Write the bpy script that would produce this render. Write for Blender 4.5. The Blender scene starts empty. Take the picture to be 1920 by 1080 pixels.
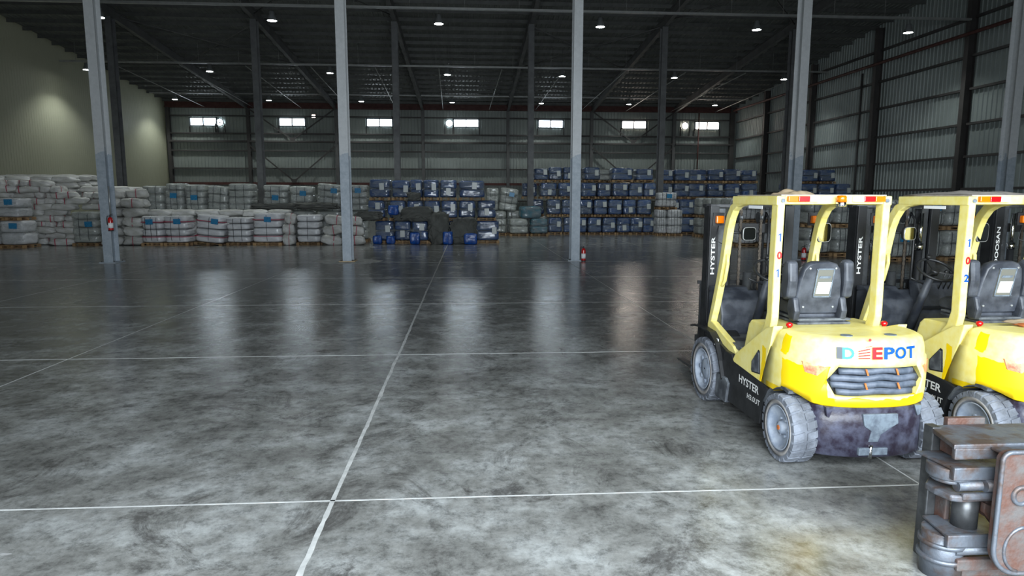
import bpy, bmesh, math, random
from mathutils import Vector, Matrix, noise
R = math.radians
PI = math.pi
scn = bpy.context.scene
COL = scn.collection
random.seed(7)

# ------------------------------------------------------------------ camera
cd = bpy.data.cameras.new('camera'); cam = bpy.data.objects.new('camera', cd); COL.objects.link(cam)
cd.sensor_fit = 'HORIZONTAL'; cd.sensor_width = 36.0; cd.lens = 36.0 * 1233.3 / 1920.0
cd.clip_start = 0.05; cd.clip_end = 400
p, y_, r_ = 0.1355, 0.0660, 0.0017
cy, sy, cp, sp = math.cos(y_), math.sin(y_), math.cos(p), math.sin(p)
fw = Vector((sy * cp, cy * cp, -sp)); rt = Vector((cy, -sy, 0)); up = rt.cross(fw)
rt2 = rt * math.cos(r_) + up * math.sin(r_); up2 = up * math.cos(r_) - rt * math.sin(r_)
M = Matrix((rt2, up2, -fw)).transposed().to_4x4(); M.translation = Vector((0, 0, 2.18))
cam.matrix_world = M
scn.camera = cam
scn.view_settings.view_transform = 'Standard'; scn.view_settings.look = 'None'
scn.view_settings.gamma = 1.0; scn.view_settings.use_curve_mapping = False
scn.view_settings.exposure = 0.0

# ------------------------------------------------------------------ world and daylight
w = bpy.data.worlds.new('world'); scn.world = w; w.use_nodes = True
bg = w.node_tree.nodes['Background']; bg.inputs[0].default_value = (0.62, 0.78, 1.0, 1); bg.inputs[1].default_value = 1.2


def area(name, loc, rot, sx, sy, power, color):
    l = bpy.data.lights.new(name, 'AREA'); l.shape = 'RECTANGLE'; l.size = sx; l.size_y = sy
    l.energy = power; l.color = color
    o = bpy.data.objects.new(name, l); o.location = loc; o.rotation_euler = rot; COL.objects.link(o)
    return o


DOOR_POWER = 3700
LAMP_POWER = 185
WINDOW_EMIT = 11
# daylight through the open loading door behind the camera (front wall, Y = -3)
area('door_daylight', (1.5, -3.1, 3.4), (R(90 - 42), 0, 0), 10.5, 5.6, DOOR_POWER, (0.86, 0.94, 1.0))


# ------------------------------------------------------------------ materials
def nodes(name):
    m = bpy.data.materials.new(name); m.use_nodes = True
    nt = m.node_tree; b = nt.nodes['Principled BSDF']
    return m, nt, b


def N(nt, t, **kw):
    n = nt.nodes.new(t)
    for k, v in kw.items():
        if k in ('operation', 'blend_type', 'data_type', 'noise_dimensions', 'feature', 'wave_type', 'bands_direction', 'wave_profile'):
            setattr(n, k, v)
        else:
            n.inputs[k].default_value = v
    return n


def ramp(nt, fac, stops):
    n = nt.nodes.new('ShaderNodeValToRGB'); e = n.color_ramp.elements
    while len(e) < len(stops): e.new(0.5)
    for el, (ps, c) in zip(e, stops):
        el.position = ps; el.color = (c[0], c[1], c[2], 1) if not isinstance(c, float) else (c, c, c, 1)
    nt.links.new(fac, n.inputs[0]); return n.outputs[0]


def mat(name, c, rough=0.5, metal=0.0, var=0.0, vs=3.0, c2=None, bump=0.0, bs=30.0, stretch=None, coat=0.0, rand=0.0, emit=None, spec=0.5, lo=0.4, hi=0.65):
    m, nt, b = nodes(name); L = nt.links.new
    b.inputs['Base Color'].default_value = (*c, 1); b.inputs['Roughness'].default_value = rough
    b.inputs['Metallic'].default_value = metal; b.inputs['Coat Weight'].default_value = coat
    b.inputs['Coat Roughness'].default_value = 0.12
    b.inputs['Specular IOR Level'].default_value = spec
    tc = nt.nodes.new('ShaderNodeTexCoord'); vec = tc.outputs['Object']
    if stretch:
        mp = nt.nodes.new('ShaderNodeMapping'); mp.inputs['Scale'].default_value = stretch; L(vec, mp.inputs[0]); vec = mp.outputs[0]
    col = None
    if c2 is not None or var:
        c2 = c2 or tuple(x * (1 - var) for x in c)
        n = N(nt, 'ShaderNodeTexNoise', Scale=vs, Detail=6.0, Roughness=0.6); L(vec, n.inputs['Vector'])
        col = ramp(nt, n.outputs[0], [(lo, c), (hi, c2)])
        L(col, b.inputs['Base Color'])
        rr = ramp(nt, n.outputs[0], [(0.3, rough * 0.85), (0.7, min(1.0, rough * 1.2))]); L(rr, b.inputs['Roughness'])
    if rand:
        oi = nt.nodes.new('ShaderNodeObjectInfo'); hs = nt.nodes.new('ShaderNodeHueSaturation')
        mr = nt.nodes.new('ShaderNodeMapRange'); mr.inputs[3].default_value = 1 - rand; mr.inputs[4].default_value = 1 + rand
        L(oi.outputs['Random'], mr.inputs[0]); L(mr.outputs[0], hs.inputs['Value'])
        if col is not None: L(col, hs.inputs['Color'])
        else: hs.inputs['Color'].default_value = (*c, 1)
        L(hs.outputs[0], b.inputs['Base Color'])
    if bump:
        n2 = N(nt, 'ShaderNodeTexNoise', Scale=bs, Detail=4.0); L(vec, n2.inputs['Vector'])
        bp = nt.nodes.new('ShaderNodeBump'); bp.inputs['Strength'].default_value = bump; bp.inputs['Distance'].default_value = 0.02
        L(n2.outputs[0], bp.inputs['Height']); L(bp.outputs[0], b.inputs['Normal'])
    if emit:
        b.inputs['Emission Color'].default_value = (*emit[0], 1); b.inputs['Emission Strength'].default_value = emit[1]
    return m


def floor_mat():
    m, nt, b = nodes('polished_concrete'); L = nt.links.new
    tc = nt.nodes.new('ShaderNodeTexCoord'); v = tc.outputs['Object']
    big = N(nt, 'ShaderNodeTexNoise', Scale=0.28, Detail=5.0, Roughness=0.62); L(v, big.inputs['Vector'])
    mid = N(nt, 'ShaderNodeTexNoise', Scale=1.5, Detail=9.0, Roughness=0.72); L(v, mid.inputs['Vector'])
    fine = N(nt, 'ShaderNodeTexNoise', Scale=7.0, Detail=10.0, Roughness=0.82); L(v, fine.inputs['Vector'])
    c1 = ramp(nt, mid.outputs[0], [(0.30, (0.10, 0.099, 0.093)), (0.48, (0.205, 0.208, 0.198)), (0.66, (0.36, 0.375, 0.37))])
    c2 = ramp(nt, big.outputs[0], [(0.36, (0.78, 0.78, 0.78)), (0.62, (1.1, 1.1, 1.1))])
    mx = N(nt, 'ShaderNodeMix', data_type='RGBA', blend_type='MULTIPLY'); mx.inputs[0].default_value = 1
    L(c1, mx.inputs[6]); L(c2, mx.inputs[7])
    f3 = ramp(nt, fine.outputs[0], [(0.38, (0.48, 0.48, 0.48)), (0.5, (1, 1, 1)), (0.62, (1.25, 1.25, 1.25))])
    mx2 = N(nt, 'ShaderNodeMix', data_type='RGBA', blend_type='MULTIPLY'); mx2.inputs[0].default_value = 0.9
    L(mx.outputs[2], mx2.inputs[6]); L(f3, mx2.inputs[7])
    # dark stains and small pale scuffs
    st = N(nt, 'ShaderNodeTexNoise', Scale=0.9, Detail=9.0, Roughness=0.8, Distortion=1.2); L(v, st.inputs['Vector'])
    sf = ramp(nt, st.outputs[0], [(0.53, 0.0), (0.63, 0.75)])
    mx3 = N(nt, 'ShaderNodeMix', data_type='RGBA'); L(sf, mx3.inputs[0]); L(mx2.outputs[2], mx3.inputs[6]); mx3.inputs[7].default_value = (0.045, 0.042, 0.040, 1)
    mp = nt.nodes.new('ShaderNodeMapping'); mp.inputs['Rotation'].default_value = (0, 0, 0.5); mp.inputs['Scale'].default_value = (3, 14, 1); L(v, mp.inputs[0])
    sc = N(nt, 'ShaderNodeTexNoise', Scale=1.3, Detail=3.0, Roughness=0.5); L(mp.outputs[0], sc.inputs['Vector'])
    scf = ramp(nt, sc.outputs[0], [(0.735, 0.0), (0.765, 0.6)])
    mx4 = N(nt, 'ShaderNodeMix', data_type='RGBA'); L(scf, mx4.inputs[0]); L(mx3.outputs[2], mx4.inputs[6]); mx4.inputs[7].default_value = (0.42, 0.42, 0.42, 1)
    L(mx4.outputs[2], b.inputs['Base Color'])
    rg = ramp(nt, mid.outputs[0], [(0.3, 0.15), (0.7, 0.25)]); L(rg, b.inputs['Roughness'])
    b.inputs['Specular IOR Level'].default_value = 0.55
    bp = nt.nodes.new('ShaderNodeBump'); bp.inputs['Strength'].default_value = 0.05; bp.inputs['Distance'].default_value = 0.02
    L(fine.outputs[0], bp.inputs['Height']); L(bp.outputs[0], b.inputs['Normal'])
    return m


def yellow_mat():
    """faded pale yellow with strongly yellow touched-up patches (object coordinates of the truck)"""
    m, nt, b = nodes('truck_yellow'); L = nt.links.new
    tc = nt.nodes.new('ShaderNodeTexCoord'); sep = nt.nodes.new('ShaderNodeSeparateXYZ')
    nz = N(nt, 'ShaderNodeTexNoise', Scale=5.0, Detail=3.0); L(tc.outputs['Object'], nz.inputs['Vector'])
    wv = nt.nodes.new('ShaderNodeVectorMath'); wv.operation = 'MULTIPLY_ADD'; wv.inputs[1].default_value = (0.10, 0.10, 0.14)
    L(nz.outputs[1], wv.inputs[0]); L(tc.outputs['Object'], wv.inputs[2]); L(wv.outputs[0], sep.inputs[0])

    def mth(op, a, c):
        n = nt.nodes.new('ShaderNodeMath'); n.operation = op
        for i, q in enumerate((a, c)):
            if isinstance(q, (int, float)): n.inputs[i].default_value = q
            else: L(q, n.inputs[i])
        return n.outputs[0]
    X_, Y_, Z_ = sep.outputs[0], sep.outputs[1], sep.outputs[2]
    low = mth('MULTIPLY', mth('LESS_THAN', Z_, 0.69), mth('LESS_THAN', Y_, 0.36))
    side = mth('MULTIPLY', mth('LESS_THAN', Z_, 0.93), mth('MULTIPLY', mth('LESS_THAN', X_, -0.34), mth('LESS_THAN', Y_, 0.12)))
    strip = mth('MULTIPLY', mth('LESS_THAN', mth('ABSOLUTE', mth('SUBTRACT', Y_, 0.12), 0), 0.045), mth('MULTIPLY', mth('GREATER_THAN', Z_, 0.97), mth('LESS_THAN', Z_, 1.13)))
    strip2 = mth('MULTIPLY', mth('LESS_THAN', mth('ABSOLUTE', mth('SUBTRACT', Y_, 0.44), 0), 0.04), mth('LESS_THAN', Z_, 0.95))
    f = mth('MAXIMUM', mth('MAXIMUM', low, side), mth('MAXIMUM', strip, strip2))
    f = mth('MULTIPLY', f, mth('LESS_THAN', Z_, 1.16))
    n2 = N(nt, 'ShaderNodeTexNoise', Scale=14.0, Detail=5.0); L(tc.outputs['Object'], n2.inputs['Vector'])
    pale = ramp(nt, n2.outputs[0], [(0.35, (0.86, 0.73, 0.20)), (0.7, (0.90, 0.81, 0.33))])
    mx = N(nt, 'ShaderNodeMix', data_type='RGBA'); L(f, mx.inputs[0]); L(pale, mx.inputs[6]); mx.inputs[7].default_value = (0.90, 0.62, 0.003, 1)
    L(mx.outputs[2], b.inputs['Base Color']); b.inputs['Roughness'].default_value = 0.42
    return m


def column_mat():
    m, nt, b = nodes('column_paint'); L = nt.links.new
    tc = nt.nodes.new('ShaderNodeTexCoord'); sep = nt.nodes.new('ShaderNodeSeparateXYZ'); L(tc.outputs['Object'], sep.inputs[0])
    nz = N(nt, 'ShaderNodeTexNoise', Scale=1.6, Detail=6.0, Roughness=0.7); L(tc.outputs['Object'], nz.inputs['Vector'])
    ad = nt.nodes.new('ShaderNodeMath'); ad.operation = 'MULTIPLY_ADD'; ad.inputs[1].default_value = 1.6; L(nz.outputs[0], ad.inputs[0]); L(sep.outputs[2], ad.inputs[2])
    f = nt.nodes.new('ShaderNodeMath'); f.operation = 'LESS_THAN'; f.inputs[1].default_value = 4.5; L(ad.outputs[0], f.inputs[0])
    n2 = N(nt, 'ShaderNodeTexNoise', Scale=7.0, Detail=8.0, Roughness=0.75); L(tc.outputs['Object'], n2.inputs['Vector'])
    upc = ramp(nt, n2.outputs[0], [(0.3, (0.48, 0.50, 0.51)), (0.7, (0.60, 0.62, 0.63))])
    loc_ = ramp(nt, n2.outputs[0], [(0.35, (0.29, 0.34, 0.39)), (0.55, (0.38, 0.43, 0.48)), (0.72, (0.46, 0.51, 0.55))])
    mx = N(nt, 'ShaderNodeMix', data_type='RGBA'); L(f.outputs[0], mx.inputs[0]); L(upc, mx.inputs[6]); L(loc_, mx.inputs[7])
    L(mx.outputs[2], b.inputs['Base Color']); b.inputs['Roughness'].default_value = 0.5; b.inputs['Metallic'].default_value = 0.1
    return m


def label_mat(name, base, ink, scale=(30, 30, 60), thr=0.55):
    m, nt, b = nodes(name); L = nt.links.new
    tc = nt.nodes.new('ShaderNodeTexCoord')
    mp = nt.nodes.new('ShaderNodeMapping'); mp.inputs['Scale'].default_value = scale; L(tc.outputs['Object'], mp.inputs[0])
    n = N(nt, 'ShaderNodeTexNoise', Scale=1.0, Detail=2.0); L(mp.outputs[0], n.inputs['Vector'])
    c = ramp(nt, n.outputs[0], [(thr, base), (thr + 0.02, ink)]); L(c, b.inputs['Base Color']); b.inputs['Roughness'].default_value = 0.35
    return m


m_floor = floor_mat()
m_yel = yellow_mat()
m_col = column_mat()
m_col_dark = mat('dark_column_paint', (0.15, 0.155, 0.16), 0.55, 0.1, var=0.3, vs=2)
m_joint = mat('joint_filler', (0.50, 0.51, 0.50), 0.7, var=0.35, vs=6)
m_clad = mat('wall_cladding', (0.30, 0.33, 0.31), 0.45, 0.15, var=0.12, vs=0.5)
m_clad_r = mat('side_cladding', (0.29, 0.33, 0.32), 0.45, 0.15, var=0.15, vs=0.4)
m_cream = mat('cream_panel', (0.46, 0.46, 0.33), 0.55, var=0.06, vs=0.3)
m_roof = mat('roof_sheet', (0.20, 0.21, 0.20), 0.5, 0.3, var=0.3, vs=0.6)
m_purlin = mat('purlin_steel', (0.13, 0.135, 0.13), 0.55, 0.3, var=0.25, vs=2)
m_rafter = mat('rafter_paint', (0.13, 0.13, 0.13), 0.55, 0.2, var=0.2, vs=1)
m_girt = mat('girt_paint', (0.075, 0.07, 0.068), 0.6, 0.2, var=0.2, vs=1)
m_redox = mat('red_oxide', (0.10, 0.035, 0.03), 0.65, var=0.3, vs=3)
m_galv = mat('galvanised', (0.42, 0.43, 0.42), 0.4, 0.5, var=0.2, vs=3)
m_white_frame = mat('window_frame_white', (0.30, 0.34, 0.38), 0.6)
m_pane = mat('bright_pane', (0.8, 0.9, 1), 0.3, emit=((0.80, 0.92, 1.0), WINDOW_EMIT))
m_pane_w = mat('warm_pane', (1, 0.9, 0.8), 0.3, emit=((1.0, 0.88, 0.78), WINDOW_EMIT))
m_lamp = mat('lamp_lens', (1, 1, 1), 0.3, emit=((0.92, 1.0, 0.99), 40))
m_housing = mat('lamp_housing', (0.35, 0.37, 0.38), 0.35, 0.6)
m_black = mat('black_paint', (0.018, 0.019, 0.021), 0.45, var=0.4, vs=8)
m_dusty = mat('dusty_black', (0.045, 0.05, 0.06), 0.62, c2=(0.15, 0.165, 0.18), vs=6)
m_rubber = mat('dusty_rubber', (0.10, 0.11, 0.13), 0.8, c2=(0.20, 0.22, 0.26), vs=7, bump=0.3, bs=40)
m_rubber_b = mat('dusty_rubber_band', (0.20, 0.19, 0.185), 0.8, c2=(0.30, 0.29, 0.28), vs=7)
m_rim = mat('dusty_rim', (0.22, 0.26, 0.33), 0.6, c2=(0.38, 0.42, 0.48), vs=8)
m_seat = mat('seat_vinyl', (0.026, 0.030, 0.040), 0.45, c2=(0.07, 0.078, 0.095), vs=6)
m_slat = mat('grille_slat', (0.065, 0.082, 0.11), 0.5, c2=(0.12, 0.14, 0.18), vs=10)
m_cw = mat('scraped_counterweight', (0.020, 0.015, 0.028), 0.42, c2=(0.075, 0.08, 0.12), vs=9, bump=0.15, bs=25)
m_pgrey = mat('worn_grey', (0.17, 0.21, 0.25), 0.5, c2=(0.09, 0.11, 0.14), vs=18)
m_amber = mat('amber_lens', (0.75, 0.16, 0.0), 0.25, coat=0.3)
m_red = mat('red_lens', (0.50, 0.004, 0.006), 0.25, coat=0.5)
m_clear = mat('white_lens', (0.85, 0.86, 0.86), 0.2, coat=0.5)
m_chrome = mat('chrome', (0.75, 0.76, 0.78), 0.12, 1.0)
m_mirror = mat('mirror_glass', (0.9, 0.9, 0.9), 0.03, 1.0)
m_steel = mat('dusty_steel', (0.10, 0.105, 0.11), 0.4, 0.6, var=0.4, vs=10)
m_grease = mat('greasy_chain', (0.12, 0.10, 0.08), 0.5, 0.6, var=0.6, vs=30)
m_paper = mat('white_paper', (0.85, 0.87, 0.88), 0.6)
m_pocket = mat('document_pocket', (0.14, 0.14, 0.12), 0.3, coat=0.4)
m_blue_i = mat('blue_print', (0.0, 0.07, 0.42), 0.4)
m_cyan_i = mat('cyan_print', (0.0, 0.24, 0.55), 0.4)
m_red_i = mat('red_print', (0.50, 0.005, 0.01), 0.4)
m_white_i = mat('white_print', (0.80, 0.80, 0.78), 0.5)
m_black_i = mat('black_print', (0.05, 0.06, 0.07), 0.5)
m_tail = mat('faded_tail_lamp', (0.75, 0.34, 0.18), 0.3, coat=0.3, c2=(0.65, 0.12, 0.07), vs=25)
m_rust = mat('rusty_steel', (0.10, 0.048, 0.035), 0.62, 0.25, c2=(0.10, 0.092, 0.09), vs=9, bump=0.25, bs=40)
m_worn = mat('worn_bare_steel', (0.12, 0.135, 0.16), 0.45, 0.4, c2=(0.085, 0.06, 0.05), vs=7, bump=0.15, bs=30, lo=0.45, hi=0.62)
m_wood = mat('pallet_wood', (0.42, 0.27, 0.13), 0.8, c2=(0.20, 0.12, 0.07), vs=4, rand=0.3)
BLK = dict(stretch=(1, 1, 3.0), bump=0.9, bs=9, coat=0.9, rand=0.3)
m_blue = mat('blue_wrapped_plastic', (0.018, 0.060, 0.21), 0.30, c2=(0.10, 0.16, 0.27), vs=2.2, **BLK)
m_bright = mat('bright_blue_plastic', (0.004, 0.09, 0.42), 0.45, c2=(0.01, 0.05, 0.24), vs=3, bump=0.8, bs=12, coat=0.2)
m_white = mat('white_woven_plastic', (0.74, 0.75, 0.77), 0.45, c2=(0.58, 0.59, 0.61), vs=2.5, bump=0.5, bs=9, coat=0.3, rand=0.10)
m_greyw = mat('grey_wrapped_plastic', (0.46, 0.48, 0.45), 0.38, c2=(0.32, 0.35, 0.33), vs=2.5, bump=0.6, bs=10, coat=0.6, rand=0.12)
m_sack = mat('dirty_white_sack', (0.68, 0.68, 0.67), 0.6, c2=(0.52, 0.52, 0.48), vs=2.5, bump=0.5, bs=10, rand=0.14)
m_teal = mat('teal_wrapped_plastic', (0.02, 0.17, 0.24), 0.3, c2=(0.16, 0.21, 0.22), vs=2.5, bump=0.6, bs=10, coat=0.7)
def wrap_mat(name, c, lo, hi):
    m, nt, b = nodes(name); L = nt.links.new
    tc = nt.nodes.new('ShaderNodeTexCoord'); mp = nt.nodes.new('ShaderNodeMapping'); mp.inputs['Scale'].default_value = (1.0, 1.0, 2.2)
    L(tc.outputs['Object'], mp.inputs[0]); oi = nt.nodes.new('ShaderNodeObjectInfo')
    n = N(nt, 'ShaderNodeTexNoise', Scale=3.2, Detail=5.0, Roughness=0.65, noise_dimensions='4D'); L(mp.outputs[0], n.inputs['Vector'])
    mu = nt.nodes.new('ShaderNodeMath'); mu.operation = 'MULTIPLY'; mu.inputs[1].default_value = 40; L(oi.outputs['Random'], mu.inputs[0]); L(mu.outputs[0], n.inputs['W'])
    b.inputs['Base Color'].default_value = (*c, 1); b.inputs['Roughness'].default_value = 0.13
    a = ramp(nt, n.outputs[0], [(0.38, lo), (0.66, hi)]); L(a, b.inputs['Alpha'])
    n2 = N(nt, 'ShaderNodeTexNoise', Scale=7.0, Detail=5.0, noise_dimensions='4D'); L(mp.outputs[0], n2.inputs['Vector']); L(mu.outputs[0], n2.inputs['W'])
    bp = nt.nodes.new('ShaderNodeBump'); bp.inputs['Strength'].default_value = 1.0; bp.inputs['Distance'].default_value = 0.09
    L(n2.outputs[0], bp.inputs['Height']); L(bp.outputs[0], b.inputs['Normal']); return m


m_wrap = wrap_mat('cloudy_stretch_wrap', (0.40, 0.46, 0.52), 0.05, 0.5)
m_wrap_w = wrap_mat('clear_stretch_wrap', (0.62, 0.65, 0.64), 0.08, 0.5)
m_tarp = mat('dark_tarp_cloth', (0.085, 0.088, 0.080), 0.8, c2=(0.13, 0.135, 0.125), vs=3, bump=0.3, bs=20)
m_rstrap = mat('red_strap', (0.45, 0.05, 0.10), 0.6)
m_bstrap = mat('black_strap', (0.05, 0.055, 0.06), 0.5)
m_lab_w = label_mat('printed_white_label', (0.62, 0.66, 0.64), (0.16, 0.20, 0.24), (22, 22, 40), 0.60)
m_lab_b = label_mat('printed_blue_label', (0.01, 0.20, 0.42), (0.30, 0.52, 0.65), (25, 25, 35), 0.62)
m_ext = mat('extinguisher_red', (0.50, 0.015, 0.015), 0.3, coat=0.5)
m_card = mat('cardboard', (0.50, 0.38, 0.24), 0.8, var=0.2)
m_orange = mat('orange_cloth', (0.55, 0.15, 0.03), 0.8, var=0.3, vs=20)
m_film = mat('dusty_sheet', (0.42, 0.38, 0.34), 0.6, var=0.3, vs=12)
m_bottle = mat('bottle_plastic', (0.45, 0.6, 0.7), 0.15, coat=0.5)


# ------------------------------------------------------------------ mesh helpers
class MB:
    def __init__(s): s.v = []; s.f = []; s.sm = []

    def add(s, vs, fs, smooth=False):
        n = len(s.v); s.v += [tuple(q) for q in vs]
        for f in fs: s.f.append([i + n for i in f]); s.sm.append(smooth)
        return s

    def box(s, x0, x1, y0, y1, z0, z1):
        vs = [(x, y, z) for z in (z0, z1) for y in (y0, y1) for x in (x0, x1)]
        return s.add(vs, [(0, 2, 3, 1), (4, 5, 7, 6), (0, 1, 5, 4), (2, 6, 7, 3), (0, 4, 6, 2), (1, 3, 7, 5)])

    def bar(s, a, b, w, h, upv=(0, 0, 1)):
        a, b = Vector(a), Vector(b); d = (b - a).normalized(); u = Vector(upv)
        sd = d.cross(u)
        if sd.length < 1e-4: sd = d.cross(Vector((0, 1, 0)))
        sd.normalize(); u = sd.cross(d)
        vs = []
        for q in (a, b):
            for i, j in ((-1, -1), (1, -1), (1, 1), (-1, 1)): vs.append(q + sd * (i * w / 2) + u * (j * h / 2))
        return s.add(vs, [(0, 1, 2, 3), (7, 6, 5, 4), (0, 4, 5, 1), (1, 5, 6, 2), (2, 6, 7, 3), (3, 7, 4, 0)])

    def cyl(s, a, b, r, n=14, r2=None, caps=True):
        a, b = Vector(a), Vector(b); d = (b - a).normalized(); r2 = r if r2 is None else r2
        u = d.orthogonal().normalized(); v = d.cross(u)
        vs = []
        for q, rr in ((a, r), (b, r2)):
            for i in range(n):
                t = 2 * PI * i / n; vs.append(q + u * math.cos(t) * rr + v * math.sin(t) * rr)
        s.add(vs, [(i, (i + 1) % n, n + (i + 1) % n, n + i) for i in range(n)], True)
        if caps: s.add(vs, [tuple(range(n))[::-1], tuple(range(n, 2 * n))])
        return s

    def tube(s, pts, r, n=8, closed=False):
        pts = [Vector(q) for q in pts]; k = len(pts); rings = []; u = None
        for i, q in enumerate(pts):
            if closed: d = pts[(i + 1) % k] - pts[i - 1]
            else: d = pts[min(i + 1, k - 1)] - pts[max(i - 1, 0)]
            d.normalize()
            if u is None: u = d.orthogonal().normalized()
            u = (u - d * u.dot(d)).normalized(); v = d.cross(u)
            rings.append([q + u * math.cos(2 * PI * j / n) * r + v * math.sin(2 * PI * j / n) * r for j in range(n)])
        vs = [x for rg in rings for x in rg]; fs = []
        for i in range(k if closed else k - 1):
            i2 = (i + 1) % k
            for j in range(n): fs.append((i * n + j, i * n + (j + 1) % n, i2 * n + (j + 1) % n, i2 * n + j))
        if not closed: fs += [tuple(range(n))[::-1], tuple((k - 1) * n + j for j in range(n))]
        return s.add(vs, fs, True)

    def ext(s, poly, a0, a1, axis='x'):
        """extrude a 2D polygon; axis x: poly=(y,z); y: poly=(x,z); z: poly=(x,y)"""
        def P(q, a): return (a, q[0], q[1]) if axis == 'x' else ((q[0], a, q[1]) if axis == 'y' else (q[0], q[1], a))
        n = len(poly); vs = [P(q, a0) for q in poly] + [P(q, a1) for q in poly]
        return s.add(vs, [tuple(range(n))[::-1], tuple(range(n, 2 * n))] + [(i, (i + 1) % n, n + (i + 1) % n, n + i) for i in range(n)])

    def lathe(s, prof, c, axis='x', n=32, caps=True):
        """prof: (radius, along) pairs around axis through c"""
        k = len(prof); vs = []
        for r, a in prof:
            for i in range(n):
                t = 2 * PI * i / n; q = (r * math.cos(t), r * math.sin(t))
                vs.append((c[0] + a, c[1] + q[0], c[2] + q[1]) if axis == 'x' else ((c[0] + q[0], c[1] + a, c[2] + q[1]) if axis == 'y' else (c[0] + q[0], c[1] + q[1], c[2] + a)))
        fs = []
        for i in range(k - 1):
            for j in range(n): fs.append((i * n + j, i * n + (j + 1) % n, (i + 1) * n + (j + 1) % n, (i + 1) * n + j))
        s.add(vs, fs, True)
        if caps: s.add([vs[j] for j in range(n)], [tuple(range(n))]); s.add([vs[(k - 1) * n + j] for j in range(n)], [tuple(range(n))[::-1]])
        return s

    def mesh(s, name, m=None, bevel=0.0, seg=2, weld=True):
        me = bpy.data.meshes.new(name); me.from_pydata(s.v, [], s.f)
        me.polygons.foreach_set('use_smooth', s.sm)
        bm = bmesh.new(); bm.from_mesh(me)
        if weld: bmesh.ops.remove_doubles(bm, verts=bm.verts, dist=1e-5)
        bmesh.ops.recalc_face_normals(bm, faces=bm.faces)
        if bevel:
            es = [e for e in bm.edges if len(e.link_faces) == 2 and e.calc_face_angle(0) > R(28)]
            bmesh.ops.bevel(bm, geom=es, offset=bevel, segments=seg, affect='EDGES', profile=0.6, clamp_overlap=True)
        bm.to_mesh(me); bm.free()
        if m: me.materials.append(m)
        return me


def link(name, me, parent=None, loc=None, rot=None, scale=None):
    o = bpy.data.objects.new(name, me); COL.objects.link(o)
    if parent: o.parent = parent
    if loc is not None: o.location = loc
    if rot is not None: o.rotation_euler = rot
    if scale is not None: o.scale = scale
    return o


def part(name, mb, m, parent=None, bevel=0.0, seg=2, **k):
    return link(name, mb.mesh(name, m, bevel, seg), parent, **k)


def tag(o, label=None, cat=None, group=None, kind=None):
    if label: o['label'] = label
    if cat: o['category'] = cat
    if group: o['group'] = group
    if kind: o['kind'] = kind
    return o


def empty(name, loc=(0, 0, 0), rz=0.0):
    o = bpy.data.objects.new(name, None); COL.objects.link(o); o.location = loc; o.rotation_euler = (0, 0, rz)
    o.empty_display_size = 0.2
    return o


KIDS = {}


def copy_tree(o, parent=None, skip=()):
    c = o.copy(); COL.objects.link(c); c.parent = parent
    for ch in [q for q in bpy.data.objects if q.parent == o and q.name.split('.')[0] not in skip]: copy_tree(ch, c, skip)
    return c


def text_mb(txt, w, h, fn, depth=0.002, bold=0.0):
    """text as raised flat mesh: fn(s,t,d) maps width s in [0,w], height t in [0,h], depth d to 3D"""
    cu = bpy.data.curves.new('t', 'FONT'); cu.body = txt; cu.resolution_u = 3; cu.offset = bold
    o = bpy.data.objects.new('t', cu); COL.objects.link(o)
    bpy.context.view_layer.update()
    me = bpy.data.meshes.new_from_object(o.evaluated_get(bpy.context.evaluated_depsgraph_get()))
    bpy.data.objects.remove(o)
    bm = bmesh.new(); bm.from_mesh(me); bmesh.ops.remove_doubles(bm, verts=bm.verts, dist=1e-5)
    xs = [v.co.x for v in bm.verts]; ys = [v.co.y for v in bm.verts]
    x0, x1, y0, y1 = min(xs), max(xs), min(ys), max(ys)
    for i in range(1, 8):
        g = bm.verts[:] + bm.edges[:] + bm.faces[:]
        bmesh.ops.bisect_plane(bm, geom=g, plane_co=(x0 + (x1 - x0) * i / 8, 0, 0), plane_no=(1, 0, 0))
    mb = MB(); bm.verts.index_update()
    vs = [fn((v.co.x - x0) / (x1 - x0) * w, (v.co.y - y0) / (y1 - y0) * h, 1) for v in bm.verts]
    mb.add(vs, [tuple(v.index for v in f.verts) for f in bm.faces]); bm.free()
    return mb


# ================================================================== STRUCTURE
XL, XR, YB, YF = -27.41, 25.79, 63.25, -3.0
CX = [-27.91 + 7.917 * i for i in range(7)]      # column lines
COLX = [-12.09 + 7.917 * k for k in range(-1, 5)]
Y1, Y2 = 23.12, 40.0


def roofz(y): return 11.0 + 0.088 * (YB - y)


mb = MB(); mb.box(XL - 0.3, XR + 0.3, YF - 25, YB + 0.3, -0.3, 0.0)
floor = tag(part('floor', mb, m_floor), kind='structure')


def joint(a, b, w0, jag, seed):
    """irregular white filler line lying in a slab joint"""
    a, b = Vector(a), Vector(b); L = (b - a).length; n = max(2, int(L / 0.09)); d = (b - a).normalized(); s = Vector((-d.y, d.x, 0))
    vs = []
    for i in range(n + 1):
        q = a + d * (L * i / n); t = L * i / n
        wv = noise.noise(Vector((t * 0.35, seed, 0))) * 0.012
        for sg in (-1, 1):
            e = w0 / 2 + jag * max(0, noise.noise(Vector((t * 2.2, seed + sg * 9, 3)))) + jag * 0.5 * noise.noise(Vector((t * 9, seed + sg * 5, 7)))
            vs.append(q + s * (sg * max(e, w0 * 0.3) + wv) + Vector((0, 0, 0.002)))
    top = list(vs); k = len(top)
    vs = top + [v - Vector((0, 0, 0.012)) for v in top]
    fs = []
    for i in range(n):
        j = 2 * i; fs += [(j, j + 1, j + 3, j + 2), (j + k, j + k + 2, j + k + 3, j + k + 1), (j, j + 2, j + k + 2, j + k), (j + 1, j + k + 1, j + k + 3, j + 3)]
    m = MB(); m.add(vs, fs); return m


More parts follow.
